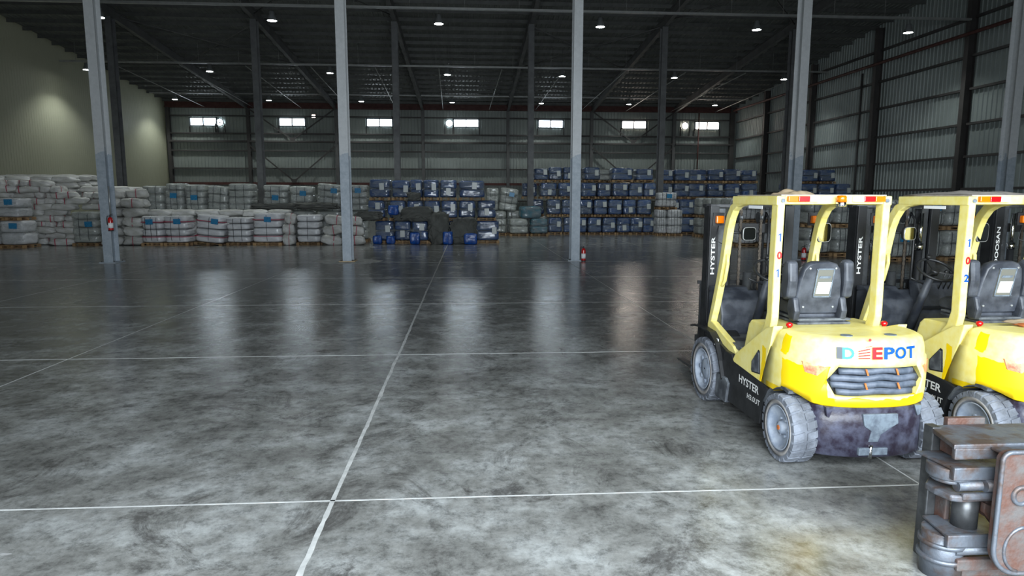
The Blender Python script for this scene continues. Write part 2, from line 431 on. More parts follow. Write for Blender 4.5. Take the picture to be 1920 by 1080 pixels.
JX, JG, JY = -0.996, 4.4536, 4.6018
for i in range(-5, 6):
    main = i == 0
    part('joint_filler', joint((JX + i * JG, YF, 0), (JX + i * JG, YB, 0), 0.032 if main else 0.012, 0.018 if main else 0.004, i + 20), m_joint, floor)
for i in range(-1, 7):
    part('joint_filler', joint((XL, JY + i * 4.5142, 0), (XR, JY + i * 4.5142, 0), 0.014 if i < 2 else 0.007, 0.004, i + 50), m_joint, floor)


def corr_wall(along0, along1, z0, zf, fixed, axis, pitch, dep, inward, th=0.05):
    """corrugated sheet: axis 'x' runs along x at y=fixed, 'y' along y at x=fixed; zf(a) is its top"""
    m = MB(); n = int((along1 - along0) / pitch); pts = []
    for i in range(n + 1):
        a = along0 + i * pitch
        for f, dd in ((0.0, 0), (0.62, 0), (0.70, 1), (0.92, 1)):
            q = a + f * pitch
            if q < along1: pts.append((q, dd * dep * inward))
    pts.append((along1, 0)); k = len(pts); vs = []
    for q, dd in pts:
        for z in (z0, zf(q)): vs.append((q, fixed + dd, z) if axis == 'x' else (fixed + dd, q, z))
    back = []
    for q, dd in pts:
        for z in (z0, zf(q)): back.append((q, fixed - inward * th, z) if axis == 'x' else (fixed - inward * th, q, z))
    vs += back; N2 = 2 * k
    fs = [(2 * i, 2 * i + 1, 2 * i + 3, 2 * i + 2) for i in range(k - 1)] + [(N2 + 2 * i, N2 + 2 * i + 2, N2 + 2 * i + 3, N2 + 2 * i + 1) for i in range(k - 1)]
    fs += [(2 * i + 1, N2 + 2 * i + 1, N2 + 2 * i + 3, 2 * i + 3) for i in range(k - 1)]
    return m.add(vs, fs)


wb = tag(part('wall_back', corr_wall(XL, XR, 0, lambda q: roofz(YB), YB, 'x', 0.30, 0.045, -1), m_clad), kind='structure')
wl = tag(part('wall_left', corr_wall(YF, YB, 0, roofz, XL, 'y', 0.25, 0.008, 1), m_cream), kind='structure')
wr = tag(part('wall_right', corr_wall(YF, YB, 0, roofz, XR, 'y', 0.30, 0.045, -1), m_clad_r), kind='structure')
mb = MB(); mb.box(XL, -4.0, YF - 0.2, YF, 0, roofz(YF)); mb.box(7.0, XR, YF - 0.2, YF, 0, roofz(YF)); mb.box(-4.0, 7.0, YF - 0.2, YF, 5.9, roofz(YF))
wf = tag(part('wall_front', mb, m_clad), kind='structure')

# ceiling: corrugated roof sheet with ribs running down the slope
mb = MB(); n = int((XR - XL) / 0.30); pts = []
for i in range(n + 1):
    for f, dd in ((0, 0), (0.6, 0), (0.68, -0.04), (0.92, -0.04)):
        q = XL + (i + f) * 0.30
        if q < XR: pts.append((q, dd))
pts.append((XR, 0)); k = len(pts)
vs = [(q, yy, roofz(yy) + dd) for yy in (YF, YB) for q, dd in pts] + [(q, yy, roofz(yy) + 0.08) for yy in (YF, YB) for q, dd in pts]
fs = [(i, i + 1, k + i + 1, k + i) for i in range(k - 1)] + [(2 * k + i, 3 * k + i, 3 * k + i + 1, 2 * k + i + 1) for i in range(k - 1)]
mb.add(vs, fs); ceil = tag(part('ceiling', mb, m_roof), kind='structure')
# purlins (Z sections)
pm = MB(); pm.box(XL + 0.02, XR - 0.02, -0.035, 0.035, -0.02, 0.0).box(XL + 0.02, XR - 0.02, -0.01, 0.01, -0.20, -0.02).box(XL + 0.02, XR - 0.02, -0.04, 0.01, -0.215, -0.20)
pme = pm.mesh('purlin', m_purlin)
yy = YB - 0.5
while yy > 10:
    link('purlin', pme, ceil, loc=(0, yy, roofz(yy) - 0.045)); yy -= 1.42
# rafters, one I beam above each column line
for x in CX[1:]:
    m = MB(); ya, yb = 12.0, YB - 0.15
    for (wd, t0, t1) in ((0.24, -0.30, -0.27), (0.02, -0.80, -0.30), (0.24, -0.83, -0.80)):
        def tp(y): return 0.0 if t0 > -0.5 and t1 > -0.29 else 0
        vs = []
        for y in (ya, yb):
            for dx in (-wd / 2, wd / 2):
                for t in (t0, t1): vs.append((x + dx, y, roofz(y) + t))
        m.add(vs, [(0, 1, 3, 2), (4, 6, 7, 5), (0, 2, 6, 4), (1, 5, 7, 3), (0, 4, 5, 1), (2, 3, 7, 6)])
    part('rafter', m, m_rafter, ceil)
# sag rods between the second tray and the eave
for i in range(-5, 7):
    x = -1.94 + i * 4.3
    if XL < x < XR - 1: part('tie_rod', MB().cyl((x, 46.8, 10.95), (x - 0.35, YB - 0.3, 10.35), 0.03, 6), m_galv, ceil)
# roof bracing crosses in two bays
for (i, y0, y1) in ((1, 41, 50), (2, 30, 40), (4, 41, 50), (5, 30, 40)):
    for a, b in ((CX[i], CX[i + 1]), (CX[i + 1], CX[i])):
        part('roof_brace', MB().cyl((a, y0, roofz(y0) - 0.5), (b, y1, roofz(y1) - 0.5), 0.035, 6), m_rafter, ceil)

# back wall framing: posts, girts, eave beam, braces
WY = YB - 0.06
for i, x in enumerate(CX):
    if i == 0: x = XL + 0.35
    m = MB()
    m.box(x - 0.14, x + 0.14, WY - 0.36, WY - 0.34, 0, 10.3).box(x - 0.01, x + 0.01, WY - 0.34, WY - 0.02, 0, 10.3).box(x - 0.14, x + 0.14, WY - 0.02, WY, 0, 10.3)
    part('wall_post', m, m_girt if i < 2 else m_rafter, wb)
part('wall_post', MB().box(XR - 0.75, XR - 0.35, WY - 0.42, WY - 0.02, 0, 10.9), m_girt, wb)
for zz, hh, mm in ((9.59, 0.10, m_girt), (8.02, 0.13, m_girt), (7.30, 0.16, m_girt), (6.47, 0.12, m_girt), (4.87, 0.12, m_girt), (3.5, 0.22, m_redox), (1.9, .12, m_girt)):
    for i in range(len(CX)):
        a = CX[i] if i else XL + 0.3; b = CX[i + 1] if i + 1 < len(CX) else XR - 0.4
        part('girt', MB().box(a + 0.15, b - 0.15, WY - 0.30 if zz != 7.30 else WY - 0.5, WY - 0.02, zz - hh / 2, zz + hh / 2), mm, wb)
part('eave_beam', MB().box(XL + 0.1, XR - 0.1, WY - 0.30, WY - 0.02, 10.28, 10.42).box(XL + 0.1, XR - 0.1, WY - 0.2, WY - 0.1, 10.42, 10.8), m_redox, wb)
for (i) in (1, 5):
    a, b = CX[i] + 0.15, CX[i + 1] - 0.15; c = (a + b) / 2
    for (zt, zb_) in ((10.2, 7.45), (6.9, 3.7)):
        part('wall_brace', MB().bar((a, WY - 0.42, zt), (c, WY - 0.42, zb_), 0.05, 0.12), m_girt, wb)
        part('wall_brace', MB().bar((b, WY - 0.42, zt), (c, WY - 0.42, zb_), 0.05, 0.12), m_girt, wb)
        part('gusset_plate', MB().ext([(c - 0.35, zb_ + 0.22), (c - 0.15, zb_ - 0.12), (c + 0.15, zb_ - 0.12), (c + 0.35, zb_ + 0.22)], WY - 0.46, WY - 0.44, 'y'), m_girt, wb)
# right wall framing
for i, y in enumerate((56.3, 48.6, 40.9, 33.2, 25.5, 17.8, 10.1)):
    m = MB(); x = XR - 0.05; zt = roofz(y) - 0.3
    m.box(x - 0.42, x - 0.40, y - 0.15, y + 0.15, 0, zt).box(x - 0.40, x - 0.02, y - 0.012, y + 0.012, 0, zt).box(x - 0.02, x, y - 0.15, y + 0.15, 0, zt)
    part('wall_post', m, m_girt, wr)
ys = [YB - 0.3, 56.3, 48.6, 40.9, 33.2, 25.5, 17.8, 10.1]
for zz in (9.4, 7.75, 6.0, 4.35, 2.7, 11.3, 13.0):
    for a, b in zip(ys[1:], ys[:-1]):
        if zz < roofz(b) - 0.6: part('girt', MB().box(XR - 0.24, XR - 0.05, a + 0.17, b - 0.17, zz - 0.06, zz + 0.06), m_girt, wr)
part('pipe_rail', MB().cyl((XR - 0.62, 8, 10.42), (XR - 0.62, YB - 0.8, 10.42), 0.09, 10), m_redox, wr)
part('down_pipe', MB().cyl((XR - 0.30, 42.4, 0), (XR - 0.30, 42.4, 10.2), 0.06, 10), m_girt, wr)
part('rainwater_pipe', MB().cyl((21.9, WY - 0.5, 3.6), (21.9, WY - 0.5, 10.2), 0.06, 8), m_redox, wb)

# back wall windows
wins = [(-24.02, 9.04), (-16.08, 9.08), (-8.14, 9.1), (-0.15, 9.12), (7.8, 9.12), (15.75, 9.12), (22.85, 9.08)]
for i, (x, z) in enumerate(wins):
    m = MB(); w2, h2 = 1.25, 0.42
    yA, yB = WY - 0.16, WY - 0.02
    m.box(x - w2, x + w2, yA, yB, z + h2 - 0.11, z + h2).box(x - w2, x + w2, yA, yB, z - h2, z - h2 + 0.11)
    m.box(x - w2, x - w2 + 0.13, yA, yB, z - h2, z + h2).box(x + w2 - 0.13, x + w2, yA, yB, z - h2, z + h2).box(x - 0.05, x + 0.05, yA, yB, z - h2, z + h2)
    wo = tag(part('window_%d' % (i + 1), m, m_white_frame), kind='structure')
    for s in (-1, 1):
        part('pane', MB().box(min(x + s * 0.05, x + s * (w2 - 0.13)), max(x + s * 0.05, x + s * (w2 - 0.13)), WY - 0.06, WY - 0.04, z - h2 + 0.11, z + h2 - 0.11), m_pane if i < 5 else m_pane_w, wo)
    for s in (-1, 1): part('window_post', MB().box(x + s * w2 - 0.04, x + s * w2 + 0.04, WY - 0.14, WY - 0.02, 8.05, z - h2), m_girt, wo)
# round fan openings
fans = [(-22.55, 9.0, 'round bright extractor fan opening right of the leftmost back wall window'), (-1.72, 9.1, 'round bright extractor fan opening left of the middle back wall window'), (20.7, 9.06, 'round warm-lit extractor fan opening beside the red pipe on the back wall')]
for x, z, lb in fans:
    f = empty('wall_fan', (x, WY - 0.12, z)); tag(f, lb, 'fan', 'extractor fans in the back wall')
    m = MB(); n = 24
    m.lathe([(0.36, -0.05), (0.36, 0.06), (0.30, 0.06), (0.30, -0.05), (0.36, -0.05)], (0, 0, 0), 'y', n, False); part('fan_ring', m, m_white_frame, f)
    part('fan_opening', MB().cyl((0, 0.02, 0), (0, 0.03, 0), 0.30, n), m_pane if x < 10 else m_pane_w, f)
    b = MB()
    b.cyl((0, -0.05, 0), (0, 0.015, 0), 0.06, 12); part('fan_hub', b, m_girt, f)
    for s in (-1, 1): part('fan_post', MB().box(s * 0.42 - 0.04, s * 0.42 + 0.04, -0.05, 0.08, 8.05 - z, -0.1), m_girt, f)
sq = empty('wall_vent', (-14.12, WY - 0.13, 9.62)); tag(sq, 'small square lit vent opening between brace and second back window', 'vent')
part('vent_frame', MB().box(-0.19, 0.19, -0.03, 0.1, -0.17, 0.17), m_redox, sq); part('vent_opening', MB().box(-0.15, 0.15, -0.04, -0.031, -0.13, 0.13), m_pane_w, sq)

# ---------------------------------------------------------------- free-standing steel columns
ORD = ['first', 'second', 'third', 'fourth', 'fifth', 'sixth', 'seventh', 'eighth', 'ninth', 'tenth', 'eleventh', 'twelfth', 'thirteenth', 'fourteenth', 'fifteenth', 'sixteenth', 'seventeenth', 'eighteenth', 'nineteenth', 'twentieth', 'twenty-first', 'twenty-second', 'twenty-third', 'twenty-fourth']


def icol(h, w, d):
    m = MB(); t = 0.02
    m.box(-w / 2, w / 2, -d / 2, -d / 2 + t, 0, h).box(-w / 2, w / 2, d / 2 - t, d / 2, 0, h).box(-0.008, 0.008, -d / 2 + t, d / 2 - t, 0, h)
    return m


cnote = ['grey steel column in the near row furthest left, behind no stack', 'grey steel column with a red extinguisher hung on it, near row at left',
         'pale grey steel column on a yellowish base plate, near row left of centre', 'pale grey steel column right of centre with red extinguisher at its foot', 'pale grey steel column rising behind the nearer yellow forklift',
         'grey steel column at the right edge rising behind the second yellow forklift']
for k, x in enumerate(COLX):
    if k == 0: continue
    c = empty('steel_column', (x, Y1, 0)); tag(c, cnote[k], 'column', 'near row of steel columns')
    part('column_shaft', icol(roofz(Y1) - 0.83 - 0.02, 0.30, 0.46), m_col, c, loc=(0, 0, 0.02))
    m = MB(); m.box(-0.27, 0.27, -0.32, 0.32, 0, 0.03)
    bp_ = part('base_plate', m, m_card if k == 2 else m_col, c)
    b = MB()
    for sx in (-1, 1):
        for sy in (-1, 1): b.cyl((sx * 0.2, sy * 0.27, 0.03), (sx * 0.2, sy * 0.27, 0.075), 0.018, 6)
    part('anchor_bolts', b, m_steel, bp_)
for k, x in enumerate(COLX):
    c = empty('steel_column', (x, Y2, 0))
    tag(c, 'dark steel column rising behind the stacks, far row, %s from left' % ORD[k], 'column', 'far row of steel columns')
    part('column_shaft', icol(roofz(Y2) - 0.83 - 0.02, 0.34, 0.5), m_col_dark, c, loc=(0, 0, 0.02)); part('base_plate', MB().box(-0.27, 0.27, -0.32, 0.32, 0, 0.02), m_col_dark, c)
# thin grout patch round the base of the second near column
vs = []
n = 26
for i in range(n):
    t = 2 * PI * i / n; rr = 1.0 + 0.25 * noise.noise(Vector((math.cos(t) * 2, math.sin(t) * 2, 4)))
    vs.append((COLX[2] + math.cos(t) * 1.15 * rr, Y1 + math.sin(t) * 0.85 * rr, 0.003))
m = MB(); m.add(vs + [(a, b, -0.01) for a, b, _ in vs], [tuple(range(n))] + [(i, n + i, n + (i + 1) % n, (i + 1) % n) for i in range(n)])
part('grout_patch', m, m_joint, floor)
# conduit on column with extinguisher
cx1 = COLX[1]


def extinguisher(loc, lb):
    e = empty('fire_extinguisher', loc); tag(e, lb, 'extinguisher')
    part('cylinder_body', MB().lathe([(0.02, 0), (0.075, 0.005), (0.08, 0.02), (0.08, 0.38), (0.065, 0.43), (0.03, 0.46), (0.02, 0.46)], (0, 0, 0), 'z', 18), m_ext, e)
    part('foot_ring', MB().lathe([(0.082, 0), (0.082, 0.03), (0.075, 0.031)], (0, 0, 0), 'z', 18), m_black, e)
    part('paper_sticker', MB().lathe([(0.0815, 0.10), (0.0815, 0.27)], (0, 0, 0), 'z', 18), m_paper, e)
    v = MB().cyl((0, 0, 0.45), (0, 0, 0.52), 0.022, 8).bar((-0.02, 0, 0.53), (0.10, 0, 0.56), 0.02, 0.012).bar((-0.02, 0, 0.50), (0.10, 0, 0.50), 0.02, 0.012)
    part('valve_handle', v, m_steel, e)
    part('hose', MB().tube([(-0.02, 0, 0.49), (-0.08, -0.01, 0.50), (-0.11, -0.01, 0.40), (-0.10, -0.01, 0.2)], 0.011, 6), m_black, e)
    return e


e1 = extinguisher((COLX[1] + 0.20, Y1 - 0.30, 1.08), 'red extinguisher hanging on the left near steel column')
part('mounting_strap', MB().box(-0.12, 0.03, 0.06, 0.09, 0.2, 0.3), m_steel, e1)
extinguisher((COLX[3] + 0.27, Y1 - 0.34, 0.0), 'red extinguisher standing on the floor beside the right-of-centre column')
extinguisher((COLX[4] + 0.28, Y1 - 0.42, 0.0), 'red extinguisher on the floor seen through the nearer forklift cab')
tag(part('conduit_pipe', MB().cyl((0, 0, 0), (0, 0, 0.95), 0.02, 8), m_galv, loc=(COLX[1] + 0.2, Y1 - 0.25, 1.6)), 'thin pale conduit pipe clipped above the hanging extinguisher', 'pipe')

# ---------------------------------------------------------------- cable trays and lamps
for (yr, x0, x1, z, lb) in ((32.9, -24.5, 25.2, 11.05, 'long pale cable tray hung across the hall above the nearest lamp row'),
                           (46.3, -26.5, 25.3, 10.95, 'long pale cable tray hung across the hall above the middle lamp row'),
                           (59.6, -27.0, 25.3, 11.0, 'long pale cable tray hung across the hall nearest the back wall')):
    t = empty('cable_tray', (0, yr, z)); tag(t, lb, 'cable tray', 'cable trays under the roof')
    part('tray', MB().box(x0, x1, -0.08, 0.08, 0, 0.012).box(x0, x1, -0.08, -0.07, 0.012, 0.10).box(x0, x1, 0.07, 0.08, 0.012, 0.10), m_galv, t)
    x = x0 + 1.0
    while x < x1:
        part('hanger_rod', MB().cyl((x, 0, 0.0), (x, 0, roofz(yr) - z - 0.05), 0.008, 5), m_galv, t); x += 2.6
rows = [(33.5, range(0, 6), 'nearest lamp row'), (46.8, range(-1, 6), 'middle lamp row'), (60.0, range(-1, 6), 'lamp row nearest the back wall')]
lampc = MB().lathe([(0.06, 0.44), (0.12, 0.43), (0.13, 0.26), (0.16, 0.22), (0.24, 0.02), (0.24, 0.0), (0.22, 0.0), (0.05, 0.18)], (0, 0, 0), 'z', 20).mesh('lamp_housing', m_housing)
lens = MB().cyl((0, 0, 0.005), (0, 0, 0.02), 0.21, 20).mesh('lamp_lens', m_lamp)
ll = bpy.data.lights.new('lamp_light', 'SPOT'); ll.energy = LAMP_POWER * 4; ll.spot_size = R(122); ll.spot_blend = 0.6; ll.shadow_soft_size = 0.2; ll.color = (0.93, 1.0, 0.98)
for yr, ks, nm in rows:
    for j, k in enumerate(ks):
        x = -17.2 + 7.917 * k; z = 10.55
        a = empty('high_bay_lamp', (x, yr, z)); tag(a, 'round pendant lamp, %s, %s from left' % (nm, ORD[j]), 'lamp', 'high bay lamps')
        link('lamp_housing', lampc, a); link('lamp_lens', lens, a)
        part('suspension_cord', MB().cyl((0, 0, 0.43), (0, 0, roofz(yr) - z - 0.03), 0.008, 5), m_steel, a)
        lo = bpy.data.objects.new('lamp_light', ll); COL.objects.link(lo); lo.parent = a; lo.location = (0, 0, -0.03)

# ================================================================== STACKED GOODS
def lump_mesh(name, m, seed, rad=0.22, amp=0.05, fr=2.2, cuts=8, pinch=0.0, wr=0.012):
    """unit rounded block (1x1x1, base at z=0) with bulges and wrinkles"""
    bm = bmesh.new(); bmesh.ops.create_cube(bm, size=1.0)
    bmesh.ops.subdivide_edges(bm, edges=bm.edges[:], cuts=cuts, use_grid_fill=True)
    for v in bm.verts:
        c = v.co.copy(); inner = Vector([max(-0.5 + rad, min(0.5 - rad, q)) for q in c]); d = c - inner
        if d.length > 1e-6: c = inner + d.normalized() * rad
        n = noise.noise_vector(c * fr + Vector((seed * 7.3, seed, 0))) * amp
        n2 = noise.noise(Vector((c.x * 5 + seed, c.y * 5, c.z * 16))) * wr
        c = c + n + c.normalized() * n2
        if pinch: c.x *= 1 - pinch * abs(c.z) * 2; c.y *= 1 - pinch * abs(c.z) * 2
        c = Vector([math.copysign(min(abs(q), 0.47 + (abs(q) - 0.47) * 0.45) if abs(q) > 0.47 else abs(q), q) for q in c])
        v.co = c + Vector((0, 0, 0.5))
    for f in bm.faces: f.smooth = True
    me = bpy.data.meshes.new(name); bm.to_mesh(me); bm.free(); me.materials.append(m); return me


def variants(name, m, n, **k): return [lump_mesh(name, m, i + 1 + len(name), **k) for i in range(n)]


V_blue = variants('bundle', m_blue, 6, rad=0.20, amp=0.05)
V_white = variants('bundle', m_white, 5, rad=0.24, amp=0.04, wr=0.02)
V_grey = variants('bundle', m_greyw, 5, rad=0.24, amp=0.05, wr=0.02)
V_teal = variants('bundle', m_teal, 2, rad=0.25, amp=0.07)
V_wrap = variants('plastic_wrap', m_wrap, 6, rad=0.20, amp=0.07, fr=2.6, cuts=11, wr=0.05)
V_wrapw = variants('plastic_wrap', m_wrap_w, 6, rad=0.20, amp=0.07, fr=2.6, cuts=11, wr=0.05)
V_sack = variants('sack_body', m_sack, 9, rad=0.32, amp=0.13, fr=2.0, wr=0.05)
V_tarp = variants('tarp_body', m_tarp, 4, rad=0.36, amp=0.20, fr=3.4, cuts=16, wr=0.16)
V_bright = variants('sack_body', m_bright, 2, rad=0.25, amp=0.12, wr=0.06)
pal = MB()
for x in (-0.5, -0.25, 0, 0.25, 0.5):
    pal.box(x * 0.86 - 0.055, x * 0.86 + 0.055, -0.5, 0.5, 0.11, 0.13)
for y in (-0.45, 0, 0.45):
    pal.box(-0.5, 0.5, y - 0.05, y + 0.05, 0.09, 0.11)
    pal.box(-0.5, 0.5, y - 0.05, y + 0.05, 0, 0.018)
    for x in (-0.44, 0, 0.44): pal.box(x - 0.06, x + 0.06, y - 0.05, y + 0.05, 0.018, 0.09)
pal_me = pal.mesh('pallet', m_wood)
lab_me = MB().box(-0.5, 0.5, -0.5, 0.5, -0.5, 0.5).mesh('paper_label', m_lab_w)
lab_be = MB().box(-0.5, 0.5, -0.5, 0.5, -0.5, 0.5).mesh('blue_label', m_lab_b)


def strapring(m, vertical=True):
    mb = MB(); n = 24; rr = 0.30; pts = []
    hw = 0.512
    for i in range(n):
        t = 2 * PI * i / n; c, s = math.cos(t), math.sin(t); q = 0.35
        x = hw * math.copysign(abs(c) ** q, c); z = hw * math.copysign(abs(s) ** q, s); pts.append((x, z))
    vs = []
    for wv in (-1, 1):
        for a, b in pts: vs.append((wv * 0.5, a, b + 0.5) if vertical else (a, b, wv * 0.5))
    mb.add(vs, [(i, (i + 1) % n, n + (i + 1) % n, n + i) for i in range(n)]); return mb.mesh('strap', m)


ring_v = strapring(m_bstrap); ring_vr = strapring(m_rstrap); ring_h = strapring(m_rstrap, False); ring_hb = strapring(m_bstrap, False)
rnd = random.Random(3)


def load(kind, x, y, z, w, h, d, lb, group, cat='bale', yaw=0.0, tilt=0.0, lay=2, pallet=True, lab=True, labx=None, labz=None, straps=0, face=0.0, rstrap=False, hs=0):
    """a wrapped pallet load whose FRONT face stands at y; base on z"""
    nm = {'blue': 'blue_wrapped_bale', 'white': 'white_wrapped_bale', 'grey': 'grey_wrapped_bale', 'teal': 'teal_wrapped_bale'}[kind]
    V = {'blue': V_blue, 'white': V_white, 'grey': V_grey, 'teal': V_teal}[kind]
    o = empty(nm, (x, y + d / 2, z), yaw + face); o.rotation_euler = (0, tilt, yaw + face)
    tag(o, lb, cat, group)
    pz = 0.0
    if pallet:
        link('pallet', pal_me, o, scale=(w * 0.98, d * 0.98, 1.0)); pz = 0.13
    H = h - pz; lh = H / lay
    for i in range(lay):
        j = 0.03 if lay == 2 else 0.05
        link('bundle', rnd.choice(V), o, loc=((rnd.random() - 0.5) * 0.04 * w, (rnd.random() - .5) * 0.03, pz + i * lh), rot=(0, 0, rnd.choice((0, PI)) + (rnd.random() - 0.5) * 0.05),
             scale=(w * (0.975 + j * (rnd.random() - 0.5)), d * 0.97, lh * 1.0))
    if lay < 4 or kind == 'grey':
        link('plastic_wrap', rnd.choice(V_wrap if kind in ('blue', 'teal') else V_wrapw), o, loc=(0, 0, pz), rot=(0, 0, rnd.choice((0, PI))), scale=(w * 0.99, d * 1.0, H * 1.0))
    if lab:
        lx = (0.18 if labx is None else labx) * w; lz = pz + H * (0.55 if labz is None else labz)
        if kind == 'blue':
            link('paper_label', lab_me, o, loc=(lx, -d / 2 - 0.025, lz), rot=(0, (rnd.random() - 0.5) * 0.15, 0), scale=(0.22, 0.07, 0.32))
        else:
            link('blue_label', lab_be, o, loc=(lx, -d / 2 - 0.02, lz), rot=(0, (rnd.random() - 0.5) * 0.15, 0), scale=(0.30, 0.07, 0.24))
    for i in range(straps):
        sx = (i + 1) / (straps + 1) - 0.5
        link('strap', ring_vr if rstrap else ring_v, o, loc=(sx * w, 0, pz + H * 0.0), scale=(0.022, d * 1.0, H))
    for i in range(hs):
        link('strap', ring_h, o, loc=(0, 0, pz + H * (0.22 + 0.55 * i)), scale=(w * 1.0, d * 1.0, 0.03))
    return o


def tiername(i): return ('bottom', 'second', 'third', 'top')[i]


# --- centre stack of blue bales (front face at Y=32.2)
YC = 32.2
C = [[(-4.06, .94), (-3.18, .82), (-2.36, .82), (-1.47, .93), (-0.42, 1.10), (0.9, 1.2)],
     [(-4.43, .84), (-3.41, .80), (-2.57, .82), (-1.75, .79), (-0.92, .80), (-0.05, .83), (0.88, .93)],
     [(-4.25, 1.02), (-3.25, .89), (-2.50, .60), (-1.80, .77), (-0.97, .84), (0.16, 1.30)]]
ZC = [0, 1.10, 2.08]; HC = [1.10, 0.98, 1.0]
for t, row in enumerate(C):
    for i, (x, w_) in enumerate(row):
        lx, lz = [(0.18, .6), (0.0, .35), (0.1, .68), (0.2, .5), (0.1, .6), (0.28, .5), (0.2, .6)][(i + t * 2) % 7]
        tilt = 0; yaw = (rnd.random() - 0.5) * 0.08
        if t == 1 and i == 0: tilt = -0.0
        load('blue', x, YC + (0.06 * t) + rnd.random() * 0.08, ZC[t], w_, HC[t] * (1 if t < 2 else 0.95 + 0.1 * rnd.random()), 1.05,
             'blue wrapped bale in the %s tier of the centre stack, %s from left' % (('bottom', 'middle', 'top')[t], ORD[i]), 'blue bales of the centre stack', yaw=yaw, labx=lx, labz=lz)
# second row behind to carry the depth of the stack
# --- right stack of blue bales, front face at Y=39.5
RR = [[(5.25, .88), (6.10, .62), (6.80, .72), (7.63, .86), (8.53, .85), (9.41, .85), (10.20, .80), (10.96, .70), (12.38, .85), (13.35, 1.0), (14.4, 1.15), (15.57, 1.06), (16.66, 1.0), (17.76, 1.05)],
      [(4.30, .84), (5.19, .85), (6.03, .74), (7.10, .85), (8.02, .85), (8.91, .88), (9.78, .80), (10.7, .90), (12.38, .85), (13.35, 1.0), (14.4, 1.15), (15.57, 1.06), (16.66, 1.0), (17.76, 1.05)],
      [(3.80, .96), (4.86, 1.05), (5.85, .82), (7.25, .95), (8.22, .85), (9.2, 1.0), (10.17, .88), (11.03, .78), (12.38, .85), (13.35, 1.0), (14.35, 1.16), (15.53, 1.06), (16.65, 1.0), (17.77, 1.03)],
      [(4.42, .90), (5.29, .84), (6.08, .68), (7.45, 1.03), (9.30, 1.33), (10.68, 1.10), (12.38, .92), (13.4, 1.0), (14.38, 1.14), (15.55, 1.06), (16.64, 1.03), (17.76, 1.03)]]
ZR = [0, 1.08, 2.16, 3.16]; HR = [1.08, 1.08, 1.0, 0.88]
for t, row in enumerate(RR):
    for i, (x, w_) in enumerate(row):
        if t == 0 and x < 4.4: continue
        yy = 39.5 + 0.05 * t + rnd.random() * 0.1
        if x < 4.6 and t in (1, 2): yy = 40.6
        if x < 6.5: yy += 0.35
        lx, lz = [(0.25, .55), (0.05, .32), (0.22, .5), (0.25, .68), (0.2, .66), (0.3, .62)][(i * 5 + t) % 6]
        load('blue', x, yy + (1.2 if x > 12.0 and t > 1 else 0), ZR[t], w_, HR[t] * (0.96 if t < 3 else 0.9 + 0.14 * rnd.random()), 1.05,
             'blue wrapped bale in the %s tier of the tall right stack, %s from left' % (('bottom', 'second', 'third', 'top')[t], ORD[i]), 'blue bales of the tall right stack', yaw=(rnd.random() - .5) * .08, labx=lx, labz=lz)
# supports under the set-back part of that stack
for t in (0, 1):
    for i, x in enumerate((12.45, 13.45, 14.5, 15.57, 16.66, 17.76)):
        load('blue', x, 40.75, ZR[t], 1.02, HR[t], 1.05, 'blue bale behind the white pallets at right, %s tier, %s along' % (tiername(t), ORD[i]), 'blue bales behind the white pallets', lab=False)
for i, x in enumerate((4.4, )):
    load('grey', x, 40.6, 0, 0.95, 1.08, 1.05, 'grey wrapped bale at floor level behind the teal bales', 'grey bales', lab=False)
# grey wrapped pieces on top of the right stack, seen between the blue ones
load('grey', 8.4, 40.9, 3.16, 0.85, 0.82, 1.0, 'grey wrapped bale on top of the tall right stack between two blue bales', 'grey bales', lab=False)
for i, x in enumerate((7.2, 8.4, 9.6)):
    for t in range(3): load('blue', x, 40.75, ZR[t], 1.1, HR[t], 1.05, 'blue bale in the rear row of the right stack, %s tier, %s along' % (tiername(t), ORD[i]), 'blue bales behind the tall right stack', lab=False)
# far right blue bales by the side wall
for t in range(4):
    for i, (x, w_) in enumerate([(20.9, 1.1), (22.05, 1.1), (23.2, 1.1), (24.35, 1.05)]):
        if t == 3 and i not in (1, 2): continue
        load('blue', x, 41.6, ZR[t], w_, HR[t], 1.05, 'dark blue bale near the right side wall, %s tier, %s from the left' % (tiername(t), ORD[i]), 'blue bales by the right side wall', labx=.25, labz=.5)

# --- teal and grey bales in the gap
for i, (k_, x, w_) in enumerate((('grey', 2.93, 1.12), ('teal', 4.11, 1.07))):
    load(k_, x, 38.3, 0, w_, 1.02, 1.0, ('grey stretch-wrapped bale on its own pallet left of the teal bale', 'teal stretch-wrapped bale on its own pallet in the gap')[i], 'bales standing in the gap', lab=False, yaw=0.05)
o = load('teal', 3.62, 38.35, 1.02, 1.25, 0.72, 0.9, 'teal crumpled bale lying across the two bales in the gap', 'bales standing in the gap', lab=False, pallet=False, lay=1, yaw=0.2)
for i, (x, y, z, w_, h, lb, ti) in enumerate(((1.82, 38.9, 0, .86, 1.45, 'grey wrapped bale right of the centre stack, left of two on the floor', 0), (2.72, 39.3, 0, .86, 1.45, 'grey wrapped bale right of the centre stack, right of two on the floor', 0),
                                           (1.45, 39.2, 1.45, .75, 1.35, 'grey slumped bale on the upper level right of the centre stack', 0.0), (2.3, 39.0, 1.45, 1.1, 1.35, 'grey-white leaning bale with a blue label right of the centre stack', 0.13))):
    load('grey', x, y, z, w_, h, 1.1, lb, 'grey bales right of the centre stack', tilt=ti, lay=3, lab=(i == 3), labx=0.12, labz=.72, straps=2, pallet=(i < 2))
for i, (x, z) in enumerate(((3.35, 1.05), (3.4, 2.1))):
    pass

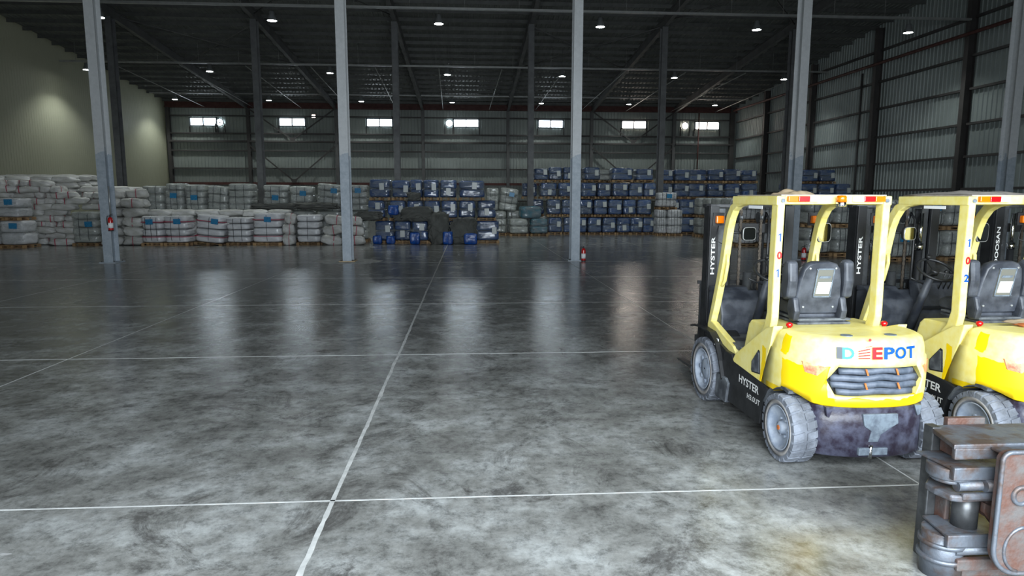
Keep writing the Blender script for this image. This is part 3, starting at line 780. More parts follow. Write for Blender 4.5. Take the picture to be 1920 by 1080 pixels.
# --- white column stack right of the tall blue stack
for i, (x, y, z, w_, h, lb, ly) in enumerate(((11.40, 38.25, 0, .62, 1.55, 'white strapped bale at floor level under the upper white bale', 3), (12.13, 38.0, 0, .88, 1.55, 'white slumped bale at floor level beside the tall blue stack', 3), (11.72, 38.3, 1.55, 1.15, 1.0, 'white strapped bale with a blue label on top beside the tall blue stack', 2))):
    load('white', x, y, z, w_, h, 1.0, lb, 'white bales beside the tall blue stack', lay=ly, lab=(i == 2), labx=0.05, labz=.75, straps=4)

# --- white/grey pallets along the aisle on the right (face X ~ 13.1, running towards the camera)
DY = [37.5, 36.2, 34.9, 33.6, 32.3]
for i, yv in enumerate(DY):
    for t in range(2):
        load('grey', 13.65 + 0.02 * i, yv - 0.55, t * 1.12, 1.05, 1.12, 1.15, 'pale wrapped bale at the right aisle edge, %s tier, %s back' % (('lower', 'upper')[t], ORD[4 - i]), 'pale wrapped bales along the right aisle',
             lay=2, lab=True, labx=-0.1, labz=.75, straps=3, face=-0.0)
# nearer rows facing the camera
q = 0
for (yv, x0, n) in ((29.4, 12.75, 2), (28.2, 14.6, 1), (24.2, 13.35, 3), (22.2, 15.2, 3)):
    for i in range(n):
        for t in range(2):
            kd = 'white' if yv > 29 else 'grey'
            load(kd, x0 + i * 1.08, yv, t * 1.1, 1.03, 1.08 if t else 1.1, 1.15, 'pale bale %s, %s tier, %s from left' % ({29.4: 'seen left of forklift 101 rear post', 28.2: 'behind the column of forklift 101', 24.2: 'seen above the seat of forklift 101', 22.2: 'seen through the forklift 102 cab'}[yv], ('lower', 'upper')[t], ORD[i]),
                 'pale wrapped bales behind the forklifts', lay=2, lab=(i + t) % 2 == 0, labx=0.1, labz=.7, straps=4)

# --- far left pallets
for t, (z, xs) in enumerate(((0, (-20.9, -19.72)), (1.2, (-21.0, -19.82)))):
    for i, x in enumerate(xs):
        load('white', x, 29.8, z, 1.12, 1.2 if t == 0 else .97, 1.1, 'white square bale with blue label at the left edge, %s tier, %s' % (('lower', 'upper')[t], ('left one', 'right one')[i]), 'white pallet bales at the left edge', lay=2, labx=-0.2 if i == 0 else .12, labz=.78, pallet=True)
# --- front left pallets of white sacks
FW = [(-17.38, 1.16, 1.56, 'grey', .2, 2), (-14.45, .98, 1.36, 'white', -.05, 3), (-13.38, 1.11, 1.38, 'white', 0.1, 2), (-11.95, 1.28, 1.42, 'white', .2, 1), (-10.62, 1.10, 1.30, 'white', -.3, 2), (-9.28, 1.34, 1.50, 'white', .05, 1), (-7.45, 1.1, 1.42, 'white', .2, 1)]
for i, (x, w_, h, k_, lx, ns) in enumerate(FW):
    lb = ['grey-green wrapped pallet of sacks with a pale blue label left of the near column', 'white banded pallet of sacks with blue label, first right of near column', 'white banded pallet of sacks with bright label, second right of near column',
          'white leaning pallet of sacks with a blue label, third right of the near column', 'white wrapped low pallet of sacks, fourth right of the near column', 'neat white pallet of sacks with one black strap and a blue label', 'white bulging pallet of sacks next to the tangled sacks'][i]
    load(k_, x, 31.0 + rnd.random() * .15, 0, w_, h, 1.1, lb, 'white pallets along the left front', lay=4, labx=lx, labz=.78 if i else .6, straps=ns, hs=2 if i in (1, 2, 3, 5) else 0, tilt=(0, 0, 0, 0.10, 0, 0, 0)[i], lab=i not in (4, 6))
# --- second tier behind them
SW = [(-15.32, 1.01), (-14.30, .90), (-13.33, .98), (-12.31, 1.03), (-11.16, 1.20), (-9.46, 1.22), (-8.23, 1.15), (-6.94, 1.25), (-5.55, 1.05)]
for i, (x, w_) in enumerate(SW):
    load('grey', x, 33.3, 1.55, w_, 1.28 + 0.06 * ((i * 5) % 3 - 1), 1.1, 'grey strapped bale on the upper level at left, %s from left' % ORD[i], 'grey bales on the upper level of the left block', lay=4 if i % 3 else 3,
         lab=i not in (0, 3, 4), labx=(0, 0, 0, 0, 0, 0, 0.1, .2, .1)[i], labz=(.6, .55, .5, .5, .8, .5, .7, .75, .78)[i], straps=2, pallet=False, tilt=0.08 if i in (3, 7) else 0)
    load('grey', x, 33.35, 0, w_, 1.55, 1.1, 'grey bale on the lower level behind the front pallets, %s from left' % ORD[i], 'grey bales of the lower level of the left block', lay=3, lab=False)


# --- loose sacks
def sack(x, y, z, w, h, d, yaw, lb, group, tilt=0.0, me=None, band=None, name='woven_sack', cat='sack'):
    o = link(name, me or rnd.choice(V_sack), None, loc=(x, y, z), rot=(0, tilt, yaw), scale=(w, d, h)); tag(o, lb, cat, group)
    if band is not None:
        for b in band: link('strap', ring_vr, o, loc=(b, 0, 0.0), scale=(0.035, 0.99, 1.0))
    return o


HX0 = -22.6
for kz in range(11):
    z = 0.265 * kz
    n = 7 if kz < 5 else (7 if kz < 9 else 6)
    xoff = 0.45 * (kz % 2)
    for i in range(n):
        x = HX0 + xoff + i * 1.02 + (rnd.random() - .5) * .1
        if -18.05 < x < -16.7 and kz < 6: continue
        if x > -17.3 or (x > -18.6 and kz > 8): continue
        if kz > 3 and x < -19 and kz < 6: pass
        ysl = 31.55 + 0.03 * kz + rnd.random() * 0.25
        if kz < 9 and x < -18.9: ysl += 0.35
        if x > -18: ysl += 0.55
        w_ = 1.03 + rnd.random() * 0.1
        bd = [(-0.2, 0.25), (0.3,), None, (-0.3,)][(i * 3 + kz) % 4]
        if rnd.random() < 0.24:
            for e_ in (-1, 1):
                sack(x + e_ * 0.25, ysl + 0.12, z, 0.85, 0.33, 0.50, PI / 2 + (rnd.random() - .5) * .3, 'white sack lying end-on in the left heap, %s layer up, %s from left, %s half' % (ORD[kz], ORD[i], 'left' if e_ < 0 else 'right'), 'woven sacks of the left heap', band=(-0.25,), tilt=0)
            continue
        ysl += (rnd.random() - .5) * .22
        sack(x, ysl, z, w_, 0.33, 0.66, (rnd.random() - .5) * .34, 'white woven sack in the left heap, %s layer up, %s from left' % (ORD[kz], ORD[i]), 'woven sacks of the left heap', band=bd, tilt=(rnd.random() - .5) * .13)
# sacks lying back over the top of the heap
for r_i, yy in enumerate((33.0, 33.85, 34.7)):
    for i in range(6):
        x = HX0 + 0.3 + i * 1.1 + (rnd.random() - .5) * .2
        zt = 2.88 + 0.06 * r_i if x < -18.2 else 2.4
        for lv in range(3):
            sack(x, yy, zt - 0.29 * lv, 1.1, 0.32, 0.76, (rnd.random() - .5) * .3, 'woven sack topping the left heap, %s row back, %s level, %s sack' % (ORD[r_i], ORD[lv], ORD[i]), 'woven sacks on top of the left heap')
# slumped heap around the near left column
SL = []
for c_, xx in enumerate((-16.35, -15.38)):
    for l_ in range(5 if c_ else 6):
        SL.append((xx + (rnd.random() - .5) * .06, 31.55 + .02 * l_, .43 * l_, .90, .44, .72, (rnd.random() - .5) * .25, (rnd.random() - .5) * .16))
for c_, xx in enumerate((-16.5, -15.55)):
    for l_ in range(6): SL.append((xx, 32.45, .43 * l_, .92, .44, .72, (rnd.random() - .5) * .12, (rnd.random() - .5) * .10))
for i, (x, y, z, w_, h, d, ya, ti) in enumerate(SL):
    sack(x, y, z, w_, h, d, ya, 'slumped white sack in the pile beside the near left column, %s one' % ORD[i], 'slumped sacks by the near left column', tilt=ti, band=[(0.1,), None][i % 2])
# long sacks lying between the front pallets and the upper level
for i, x in enumerate((-14.6, -13.5, -12.4, -11.3, -10.2, -9.1)):
    for lv, (yv, zz) in enumerate(((32.6, 1.30),)):
        sack(x, yv, zz, 1.15, .34, .8, (rnd.random() - .5) * .2, 'grey-white sack lying behind the front pallets, %s from the left' % ORD[i], 'sacks lying behind the front pallets')
        sack(x, yv + 0.02, zz - 1.3, 1.1, 1.32, .5, 0, 'white sack pile standing behind the front pallets, %s from the left' % ORD[i], 'sack piles standing behind the front pallets')
# small heap between pallets, upright roll, tangled sacks
extra = [(-8.35, 31.4, 0, .58, .52, .7, 0, 0, 'white sack with red band at floor level between two front pallets'), (-8.35, 31.45, .5, .55, .5, .7, .1, 0, 'white sack resting on the small sack between two front pallets'), (-8.3, 31.5, .98, .5, .5, .7, .1, .1, 'white sack with blue tag on top between two front pallets'),
         (-6.45, 31.45, 0, .95, .46, .7, .2, .10, 'tangled white sack at floor level left of the pale near column'), (-6.3, 31.6, .47, 1.0, .46, .7, -.2, -.12, 'tangled white sack in the middle of the pile by the pale near column'), (-6.3, 31.7, .94, .95, .45, .7, .1, .12, 'tangled white sack on top of the pile by the pale near column'),
         (-5.35, 31.35, 0, 1.05, .44, .65, -.1, -.06, 'flat white sack with red band right of the pale near column'), (-5.4, 31.55, .45, .95, .45, .7, .15, .12, 'crumpled white sack above the flat one right of the pale near column'), (-5.45, 31.65, .92, 0.85, .42, .65, .2, .1, 'crumpled white sack highest right of the pale near column')]
for (x, y, z, w_, h, d, ya, ti, lb) in extra:
    sack(x, y, z, w_, h, d, ya, lb, 'loose sacks along the front', tilt=ti, band=(0.1,))
# dark tarps and blue sacks among the bales
tarps = [(-9.4, 32.95, 1.62, 2.1, .30, .8, .05, 'long crumpled dark tarp lying left on the front sack row'), (-7.4, 32.95, 1.62, 2.1, .34, .8, -.05, 'long crumpled dark tarp lying right on the front sack row'),
         (-4.75, 31.95, 1.12, 1.25, .42, .7, 0, 'folded dark tarp beside the leftmost middle bale of the centre stack'), (-3.1, 31.95, 1.10, .95, .30, .6, 0, 'small dark tarp on the leftmost bottom bales of the centre stack'),
         (-2.45, 31.75, 1.10, 1.45, .68, .8, 0, 'bulging dark tarp heap on the bottom tier of the centre stack'), (-1.42, 31.80, 0.0, 1.0, 1.50, .75, 0, 'tall peaked dark tarp draped in front of the centre stack'),
         (-0.25, 31.78, 0.0, 1.24, 1.24, .75, 0, 'rounded dark tarp draped over a bale right of the peaked one'), (-2.6, 32.1, 2.06, 0.62, .40, .5, 0, 'small dark tarp peak on the middle tier of the centre stack')]
for i, (x, y, z, w_, h, d, ya, lb) in enumerate(tarps):
    tag(link('dark_tarp', V_tarp[i % 4], None, loc=(x, y, z), rot=(0, 0, ya), scale=(w_, d, h)), lb, 'tarp', 'dark tarps among the bales')
bs = [(-2.55, 31.72, 0, .48, .58, .4, 'bright blue sack at floor level left of the peaked dark tarp'), (-0.98, 31.35, 0, .48, .62, .35, 'bright blue sack between the peaked and the rounded dark tarps'), (0.10, 31.35, 0, .62, .54, .35, 'bright blue sack in front of the rounded dark tarp'),
      (-3.55, 31.8, 1.385, .50, .46, .45, 'bright blue sack leaning on the middle tier of the centre stack'), (-4.35, 31.9, 0.0, .42, .42, .35, 'bright blue sack at the foot of the leftmost centre bale'), (-3.72, 31.9, 0.0, .42, .40, .35, 'bright blue sack second at the foot of the leftmost centre bale')]
for i, (x, y, z, w_, h, d, lb) in enumerate(bs):
    tag(link('blue_sack', V_bright[i % 2], None, loc=(x, y, z), scale=(w_, d, h)), lb, 'sack', 'bright blue sacks')


# ================================================================== FORKLIFTS
def cwy(x, off=0.0, W=0.61, B=0.545, p_=2.5):
    """rear outline of the counterweight: y for given x"""
    return 0.20 - (B - off) * max(0.0, 1 - abs(x / (W - off)) ** p_) ** (1 / p_)


def outline(off, x_lim, yfront, n=44, inset=0.0):
    """closed plan outline, from front-left round the back to front-right"""
    W = min(x_lim, 0.61 - off); pts = [(-W, yfront)]
    for i in range(n + 1):
        t = -1 + 2 * i / n; x = W * math.sin(t * PI / 2) if x_lim >= 0.6 else W * t
        pts.append((x, cwy(x * 0.9999, off)))
    pts.append((W, yfront)); return pts


def loft(rings, capb=True, capt=True):
    m = MB(); n = len(rings[0]); vs = [q for r in rings for q in r]; fs = []
    for k in range(len(rings) - 1):
        for i in range(n): j = (i + 1) % n; fs.append((k * n + i, k * n + j, (k + 1) * n + j, (k + 1) * n + i))
    m.add(vs, fs, True)
    if capb: m.add(rings[0], [tuple(range(n))[::-1]])
    if capt: m.add(rings[-1], [tuple(range(n))])
    return m


def build_forklift():
    T = empty('forklift')
    P = lambda name, mb, m, parent=None, bevel=0.0, seg=2: part(name, mb, m, parent or T, bevel, seg)
    # --- counterweight, upper yellow casting with a hexagonal grille recess
    rings = []
    for z, off in ((0.535, 0.03), (0.56, 0.005), (0.66, 0.0), (0.80, 0.0), (0.915, 0.008), (0.925, 0.018), (1.03, 0.03), (1.075, 0.045), (1.095, 0.075), (1.10, 0.12)):
        yf = 0.42 - (z - 0.53) * 0.38
        rings.append([(x, y, z - (0.0 if z < 1 else 0.02 * abs(x))) for x, y in outline(off, 0.61, yf)])
    cwu = loft(rings).mesh('counterweight', m_yel)
    co = link('counterweight', cwu, T)
    hexa = [(-0.325, 0.872), (0.325, 0.872), (0.40, 0.76), (0.335, 0.635), (-0.335, 0.635), (-0.40, 0.76)]
    cut = MB().ext(hexa, -0.60, -0.225, 'y').mesh('cut', m_yel)
    cut2 = MB()
    for s in (-1, 1): cut2.cyl((s * 0.61, 0.0, 0.285), (s * 0.30, 0.0, 0.285), 0.335, 32)
    cutm = cut2.mesh('cut2', m_yel)
    tmp = [bpy.data.objects.new('c', q) for q in (cut, cutm)]
    for q in tmp: COL.objects.link(q)
    for q in tmp:
        md = co.modifiers.new('b', 'BOOLEAN'); md.operation = 'DIFFERENCE'; md.object = q; md.solver = 'EXACT'
    bpy.context.view_layer.update()
    me = bpy.data.meshes.new_from_object(co.evaluated_get(bpy.context.evaluated_depsgraph_get()))
    co.modifiers.clear(); co.data = me; me.name = 'counterweight'
    for q in tmp: bpy.data.objects.remove(q)
    # grille
    P('grille_back', MB().ext([(x * 0.985, 0.755 + (z - 0.755) * 0.985) for x, z in hexa], -0.235, -0.215, 'y'), m_black, co)
    for i, (z, xl) in enumerate(((0.835, .305), (0.778, .36), (0.722, .355), (0.668, .315))):
        m = MB(); n = 18; vs = []
        for k in range(n + 1):
            x = -xl + 2 * xl * k / n; wave = 0.012 * math.exp(-((x - 0.03) / 0.11) ** 2) * (1 if i < 4 else 0) + 0.003 * math.sin(x * 22 + i)
            yb = max(cwy(x) + 0.02, -0.335)
            for dy, dz in ((0.0, -0.024), (0.004, 0.012), (0.05, 0.030), (0.05, -0.018)): vs.append((x, yb + dy, z + dz + wave))
        fs = []
        for k in range(n):
            for j in range(4): j2 = (j + 1) % 4; fs.append((4 * k + j, 4 * k + j2, 4 * k + 4 + j2, 4 * k + 4 + j))
        fs += [(0, 1, 2, 3), (4 * n + 3, 4 * n + 2, 4 * n + 1, 4 * n)]
        m.add(vs, fs, True); P('grille_slat', m, m_slat, co)
    for (x, z) in ((-0.13, .835), (0.12, .835), (-0.13, .722), (0.14, .722)):
        P('reflective_stripe', MB().ext([(x, z + 0.026), (x + 0.014, z + 0.026), (x + 0.034, z - 0.026), (x + 0.02, z - 0.026)], -0.337, -0.330, 'y'), m_orange, co)
    # fitted tail lamps
    for s in (-1, 1):
        m = MB(); pl_ = [(s * 0.535, 0.885), (s * 0.40, 0.862), (s * 0.455, 0.785), (s * 0.52, 0.80)]
        vs = [(x, cwy(x) - 0.006, z) for x, z in pl_] + [(x, cwy(x) + 0.02, z) for x, z in pl_]
        m.add(vs, [(0, 1, 2, 3), (7, 6, 5, 4)] + [(i, (i + 1) % 4, 4 + (i + 1) % 4, 4 + i) for i in range(4)]); P('tail_lamp', m, m_tail, co)
    for (x, y) in ((-0.20, -0.17), (0.17, -0.17)):
        P('lifting_plug', MB().cyl((x, y, 1.085), (x, y, 1.101), 0.045, 18), m_pgrey, co)
    for x in (-0.50, 0.42):
        P('red_knob', MB().lathe([(0.012, 0), (0.018, 0.02), (0.028, 0.03), (0.028, 0.05), (0.012, 0.06)], (x * 0.93, 0.24, 1.07), 'z', 10), m_red, co)
    # seam line between upper block and the bumper belt
    # --- lower black counterweight
    rg = []
    for z, off, yf in ((0.135, 0.02, 0.10), (0.15, 0.0, 0.10), (0.40, 0.0, 0.14), (0.545, 0.012, 0.14)):
        rg.append([(x, max(y, -0.6), z) for x, y in outline(off, 0.455, yf, 18)])
    lw = P('bumper_weight', loft(rg), m_cw)
    m = MB(); m.ext([(-0.13, .50), (0.16, .50), (0.17, .42), (0.12, .39), (0.03, .33), (0.01, .27), (-0.07, .27), (-0.05, .36), (-0.11, .40)], -0.352, -0.32, 'y'); P('tow_recess', m, m_pgrey, lw, 0.006)
    P('tow_plate', MB().box(-0.15, 0.09, -0.362, -0.32, 0.165, 0.225), m_pgrey, lw, 0.006); P('tow_pin', MB().cyl((-0.05, -0.352, 0.14), (-0.05, -0.352, 0.25), 0.016, 10), m_chrome, lw)
    for s in (-1, 1): P('bumper_lug', MB().ext([(s * 0.40, .545), (s * 0.34, .545), (s * 0.37, .46), (s * 0.39, .47)], cwy(0.37) - 0.012, cwy(0.37) + 0.05, 'y'), m_pgrey if s > 0 else m_cw, lw)
    # --- chassis (black): side profile extruded, with wheel arches
    ch = MB(); pf = [(1.34, .17), (0.40, .17), (0.385, .30), (0.35, .42), (0.28, .53), (0.40, .56), (1.0, .60), (1.06, .66), (1.22, .66), (1.30, .45)]
    for s in (-1, 1): ch.ext(pf, s * 0.61, s * 0.50, 'x')
    ch.box(-0.50, 0.50, 0.30, 2.05, 0.22, 0.58)
    chs = P('chassis', ch, m_black, None, 0.012)
    for s in (-1, 1):   # step with worn top
        P('step', MB().ext([(1.36, .15), (1.10, .15), (1.06, .36), (1.12, .40), (1.34, .40)], s * 0.635, s * 0.50, 'x'), m_dusty, chs, 0.01)
        # rear inner fender
        m = MB(); a = [R(20 + i * 12) for i in range(8)]; vs = []
        for t in a:
            for xx in (0.60, 0.40): vs.append((s * xx, 0.02 + 0.335 * math.cos(t), 0.285 + 0.315 * math.sin(t)))
        vs2 = [(x, 0.02 + (y - 0.02) * 1.09, 0.285 + (z - 0.285) * 1.09) for x, y, z in vs]; k = len(vs)
        fs = []
        for i in range(7): fs += [(2 * i, 2 * i + 1, 2 * i + 3, 2 * i + 2), (k + 2 * i, k + 2 * i + 2, k + 2 * i + 3, k + 2 * i + 1), (2 * i, 2 * i + 2, k + 2 * i + 2, k + 2 * i), (2 * i + 1, k + 2 * i + 1, k + 2 * i + 3, 2 * i + 3)]
        fs += [(0, k, k + 1, 1), (14, 15, k + 15, k + 14)]
        m.add(vs + vs2, fs); P('rear_mudguard', m, m_dusty, chs)
        # front mudguard: band over the front wheel with a side skirt
        m = MB(); prof = [(2.12, .735), (1.98, .765), (1.80, .775), (1.55, .765), (1.38, .68), (1.28, .52), (1.20, .36)]; vs = []
        for (yy, zz) in prof:
            for xx in (0.645, 0.34): vs.append((s * xx, yy, zz))
        k = len(vs); vs += [(x, y + (-0.012 if i > 8 else 0), z + 0.02) for i, (x, y, z) in enumerate(vs)]; fs = []
        for i in range(len(prof) - 1): fs += [(2 * i, 2 * i + 1, 2 * i + 3, 2 * i + 2), (k + 2 * i, k + 2 * i + 2, k + 2 * i + 3, k + 2 * i + 1), (2 * i, 2 * i + 2, k + 2 * i + 2, k + 2 * i), (2 * i + 1, k + 2 * i + 1, k + 2 * i + 3, 2 * i + 3)]
        fs += [(0, k, k + 1, 1), (k - 2, k - 1, 2 * k - 1, 2 * k - 2)]
        m.add(vs, fs); P('front_mudguard', m, m_black, chs)
        P('skirt', MB().ext([(1.56, .765), (1.86, .80), (1.40, .70), (1.06, .63), (1.10, .38), (1.22, .38), (1.30, .55), (1.40, .69)], s * 0.60, s * 0.56, 'x'), m_black, chs, 0.006)
    P('warning_sticker', MB().box(-0.606, -0.6005, 1.40, 1.50, 0.655, 0.735), m_paper, chs)
    # --- side panels (yellow) between guard leg and chassis
    sp_ = [(1.00, .57), (1.04, .60), (0.98, .68), (0.50, .985), (0.37, 1.06), (0.235, 1.10), (0.28, .92), (0.425, .545)]
    for s in (-1, 1):
        q = P('side_panel', MB().ext(sp_, s * 0.605, s * 0.52, 'x'), m_yel, None, 0.008)
        win = [(0.615, .70), (0.49, .835), (0.46, .825), (0.435, .62), (0.60, .60), (0.615, .62)]
        P('handle_frame', MB().ext(win, s * 0.609, s * 0.60, 'x'), m_black, q, 0.004)
        P('handle_recess', MB().ext([(0.535 + (a - 0.535) * 0.82, 0.705 + (b - 0.705) * 0.86) for a, b in win], s * 0.612, s * 0.605, 'x'), m_dusty, q)
    # --- engine hood (seat base)
    hd = [(0.99, .60), (0.985, .76), (0.91, 1.0), (0.86, 1.045), (0.25, 1.06), (0.25, .60)]
    P('hood', MB().ext(hd, -0.52, 0.52, 'x'), m_yel, None, 0.03, 3)
    P('floor_plate', MB().box(-0.545, 0.545, 0.985, 1.86, 0.70, 0.745), m_dusty, None, 0.006)
    # --- overhead guard
    for s in (-1, 1):
        gx = lambda v: -v if s < 0 else v - 0.115
        # front leg: curved band, offset polygons in the y,z plane
        outer = [(1.02, 2.185), (1.22, 2.165), (1.34, 2.115), (1.42, 2.02), (1.465, 1.90), (1.50, 1.76), (1.55, 1.55), (1.62, 1.33), (1.72, 1.05), (1.80, .83), (1.80, .775), (1.36, .655), (1.06, .555), (0.99, .61)]
        inner = [(1.03, .66), (1.12, .725), (1.66, .865), (1.70, .87), (1.62, 1.05), (1.52, 1.33), (1.45, 1.55), (1.40, 1.76), (1.37, 1.88), (1.325, 1.98), (1.26, 2.06), (1.18, 2.10), (1.02, 2.125)]
        P('guard_front_leg', MB().ext(outer + inner, gx(0.57), gx(0.50), 'x'), m_yel, None, 0.014, 3)
        ro = [(0.475, 2.20), (0.475, 1.60), (0.462, 1.18), (0.50, 1.06), (0.575, .965), (0.98, .70), (1.04, .66), (1.02, .58), (0.96, .60), (0.46, .93), (0.385, 1.03), (0.355, 1.15), (0.365, 1.60), (0.355, 2.20)]
        P('guard_rear_leg', MB().ext(ro, gx(0.565), gx(0.50), 'x'), m_yel, None, 0.016, 3)
        P('guard_side_rail', MB().box(min(gx(0.575), gx(0.50)), max(gx(0.575), gx(0.50)), 0.36, 1.28, 2.125, 2.205), m_yel, None, 0.01)
        P('grab_handle', MB().tube([(gx(.535), 1.46, 1.62), (gx(.535), 1.42, 1.60), (gx(.535), 1.415, 1.52), (gx(.535), 1.47, 1.34), (gx(.535), 1.53, 1.28), (gx(.535), 1.56, 1.28)], 0.018, 8), m_yel)
        P('guard_bolt', MB().cyl((gx(0.525), 0.345, 2.165), (gx(0.525), 0.36, 2.165), 0.018, 12), m_pgrey)
    gr = P('guard_rear_bar', MB().box(-0.50, 0.385, 0.365, 0.43, 2.135, 2.21), m_yel, None, 0.008)
    P('guard_front_bar', MB().box(-0.56, 0.45, 1.21, 1.29, 2.12, 2.205), m_yel, None, 0.01)
    for i in range(5): P('guard_roof_bar', MB().bar((-0.40 + 0.17 * i, 0.42, 2.17), (-0.40 + 0.17 * i, 1.23, 2.17), 0.03, 0.05), m_yel)
    P('guard_sticker', MB().box(-0.578, -0.5755, 0.62, 0.90, 2.09, 2.118), m_paper)
    P('roof_sheet', MB().box(-0.53, 0.42, 0.38, 1.27, 2.207, 2.216), m_film)
    # light bars and beacon
    for s in (-1, 1):
        for j, (a, b, mm) in enumerate(((0.435, 0.345, m_amber), (0.342, 0.245, m_red), (0.242, 0.155, m_clear))):
            P(('amber_lens', 'red_lens', 'white_lens')[j], MB().box(min(s * a, s * b) - 0.053, max(s * a, s * b) - 0.053, 0.330, 0.366, 2.155, 2.203), mm, gr, 0.006)
    P('beacon_lens', MB().lathe([(0.0, 0.055), (0.030, 0.053), (0.040, 0.042), (0.042, 0.0)], (-0.03, 0.31, 2.155), 'z', 20), m_amber, gr)
    P('beacon_base', MB().lathe([(0.040, 0.0), (0.042, -0.01), (0.042, -0.04), (0.03, -0.045)], (-0.03, 0.31, 2.155), 'z', 20), m_chrome, gr)
    # --- mirrors and indicators at the front legs
    for s, (mx, mz, rz_) in ((-1, (-0.325, 1.825, R(12))), (1, (0.475, 1.835, R(14)))):
        a = MB(); n = 20; vs = []
        hw, hh = (0.078, 0.068) if s < 0 else (0.085, 0.10)

        def rr(w_, h_, yy): return [(math.copysign(abs(math.cos(t)) ** 0.45, math.cos(t)) * w_, yy, math.copysign(abs(math.sin(t)) ** 0.45, math.sin(t)) * h_) for t in [2 * PI * i / 24 for i in range(24)]]
        fr = loft([rr(hw * 0.8, hh * 0.8, 0.045), rr(hw, hh, 0.02), rr(hw * 1.04, hh * 1.04, 0.0), rr(hw * .97, hh * .97, -0.008)])
        o = part('mirror_housing', fr, m_black, T, loc=(mx, 1.42, mz), rot=(0, 0, rz_))
        part('mirror_rim', loft([rr(hw * 1.0, hh * 1.0, -0.004), rr(hw * .99, hh * .99, -0.0105)]), m_galv, o)
        part('mirror_glass', loft([rr(hw * .92, hh * .92, -0.009), rr(hw * .92, hh * .92, -0.0125)]), m_mirror, o)
        P('mirror_arm', MB().tube([(-0.54 if s < 0 else 0.43, 1.48, 1.83), (-0.50 if s < 0 else 0.44, 1.47, 1.84), (mx, 1.46, mz)], 0.012, 6), m_steel)
    for s in (-1, 1):
        bx = -0.575 if s < 0 else 0.46
        P('indicator_lamp', MB().box(bx - 0.042, bx + 0.042, 1.55, 1.60, 1.925, 2.005), m_amber, None, 0.012)
        P('indicator_bracket', MB().box(bx - 0.06, bx + 0.06, 1.60, 1.615, 1.90, 2.035).tube([(bx, 1.60, 1.90), (bx - 0.03, 1.60, 1.75), (-0.53 if s < 0 else 0.43, 1.52, 1.70)], 0.006, 6), m_black)
    # --- seat
    st = P('seat_cushion', MB().ext([(0.58, 1.10), (0.60, 1.22), (0.98, 1.235), (1.06, 1.20), (1.05, 1.12)], -0.23, 0.23, 'x'), m_seat, None, 0.03, 3)
    def bk(sc, yy):
        pts = [(-0.235, 1.14), (-0.255, 1.27), (-0.235, 1.44), (-0.205, 1.56), (-0.16, 1.605), (-0.08, 1.625), (0.08, 1.625), (0.16, 1.605), (0.205, 1.56), (0.235, 1.44), (0.255, 1.27), (0.235, 1.14)]
        return [(x * sc * 0.84 - 0.045, yy - (z - 1.14) * 0.14, 1.38 + (z - 1.38) * sc) for x, z in pts]
    sb = P('seat_back', loft([bk(0.93, 0.555), bk(1.0, 0.575), bk(1.0, 0.64), bk(0.9, 0.70)]), m_seat)
    yb_ = lambda z: 0.555 - (z - 1.14) * 0.14
    dp = MB(); pz0, pz1 = 1.30, 1.565
    def slab(x0, x1, z0, z1, d0, d1, sk=0.012):
        return MB().add([(x0, yb_(z0) + d0, z0), (x1, yb_(z0) + d0, z0), (x1 + sk, yb_(z1) + d0, z1), (x0 + sk, yb_(z1) + d0, z1), (x0, yb_(z0) + d1, z0), (x1, yb_(z0) + d1, z0), (x1 + sk, yb_(z1) + d1, z1), (x0 + sk, yb_(z1) + d1, z1)],
                        [(0, 1, 2, 3), (7, 6, 5, 4), (0, 4, 5, 1), (1, 5, 6, 2), (2, 6, 7, 3), (3, 7, 4, 0)])
    _sl = slab
    slab = lambda a, b, *k, **q: _sl(a * 0.92 - 0.03, b * 0.92 - 0.03, *k, **q)
    dpo = P('document_pocket', slab(-0.09, 0.085, pz0, pz1, -0.012, 0.0), m_pocket, sb)
    P('pocket_card', slab(-0.068, 0.066, 1.335, 1.44, -0.018, -0.013), m_paper, dpo)
    P('pocket_flap', slab(-0.055, 0.055, 1.475, 1.495, -0.018, -0.013), m_pgrey, dpo)
    P('pocket_edge', slab(-0.09, 0.085, pz1 - 0.012, pz1, -0.016, -0.012).add(*(lambda q: (q.v, q.f))(slab(-0.09, -0.08, pz0, pz1, -0.016, -0.012))).add(*(lambda q: (q.v, q.f))(slab(0.075, 0.085, pz0, pz1, -0.016, -0.012))).add(*(lambda q: (q.v, q.f))(slab(-0.09, 0.085, pz0, pz0 + 0.012, -0.016, -0.012))), m_pgrey, dpo)
    for (x, z) in ((-0.165, 1.565), (0.075, 1.565), (-0.185, 1.21), (0.095, 1.21)): P('seat_screw', MB().cyl((x, yb_(z) - 0.006, z), (x, yb_(z) + 0.01, z), 0.009, 8), m_galv, sb)
    for s in (-1, 1):
        P('armrest', MB().ext([(0.52, 1.30), (0.60, 1.27), (0.66, 1.36), (0.63, 1.60), (0.58, 1.64), (0.52, 1.62), (0.50, 1.45)], s * 0.215 - 0.045, s * 0.31 - 0.045, 'x'), m_seat, sb, 0.03, 3)
        P('hip_restraint', MB().ext([(0.50, 1.09), (0.58, 1.08), (0.64, 1.20), (0.60, 1.30), (0.52, 1.30), (0.48, 1.18)], s * 0.19 - 0.045, s * 0.25 - 0.045, 'x'), m_seat, sb, 0.02, 2)
    P('seat_bellows', MB().box(-0.25, 0.25, 0.50, 0.98, 1.055, 1.075).box(-0.22, 0.22, 0.53, 0.95, 1.075, 1.09).box(-0.25, 0.25, 0.50, 0.98, 1.09, 1.11), m_dusty, st, 0.004)
    # --- dashboard, column, wheel, levers
    P('dashboard', MB().ext([(1.98, .745), (1.98, 1.16), (1.80, 1.19), (1.66, 1.10), (1.60, .95), (1.60, .745)], -0.50, 0.50, 'x'), m_seat, None, 0.02)
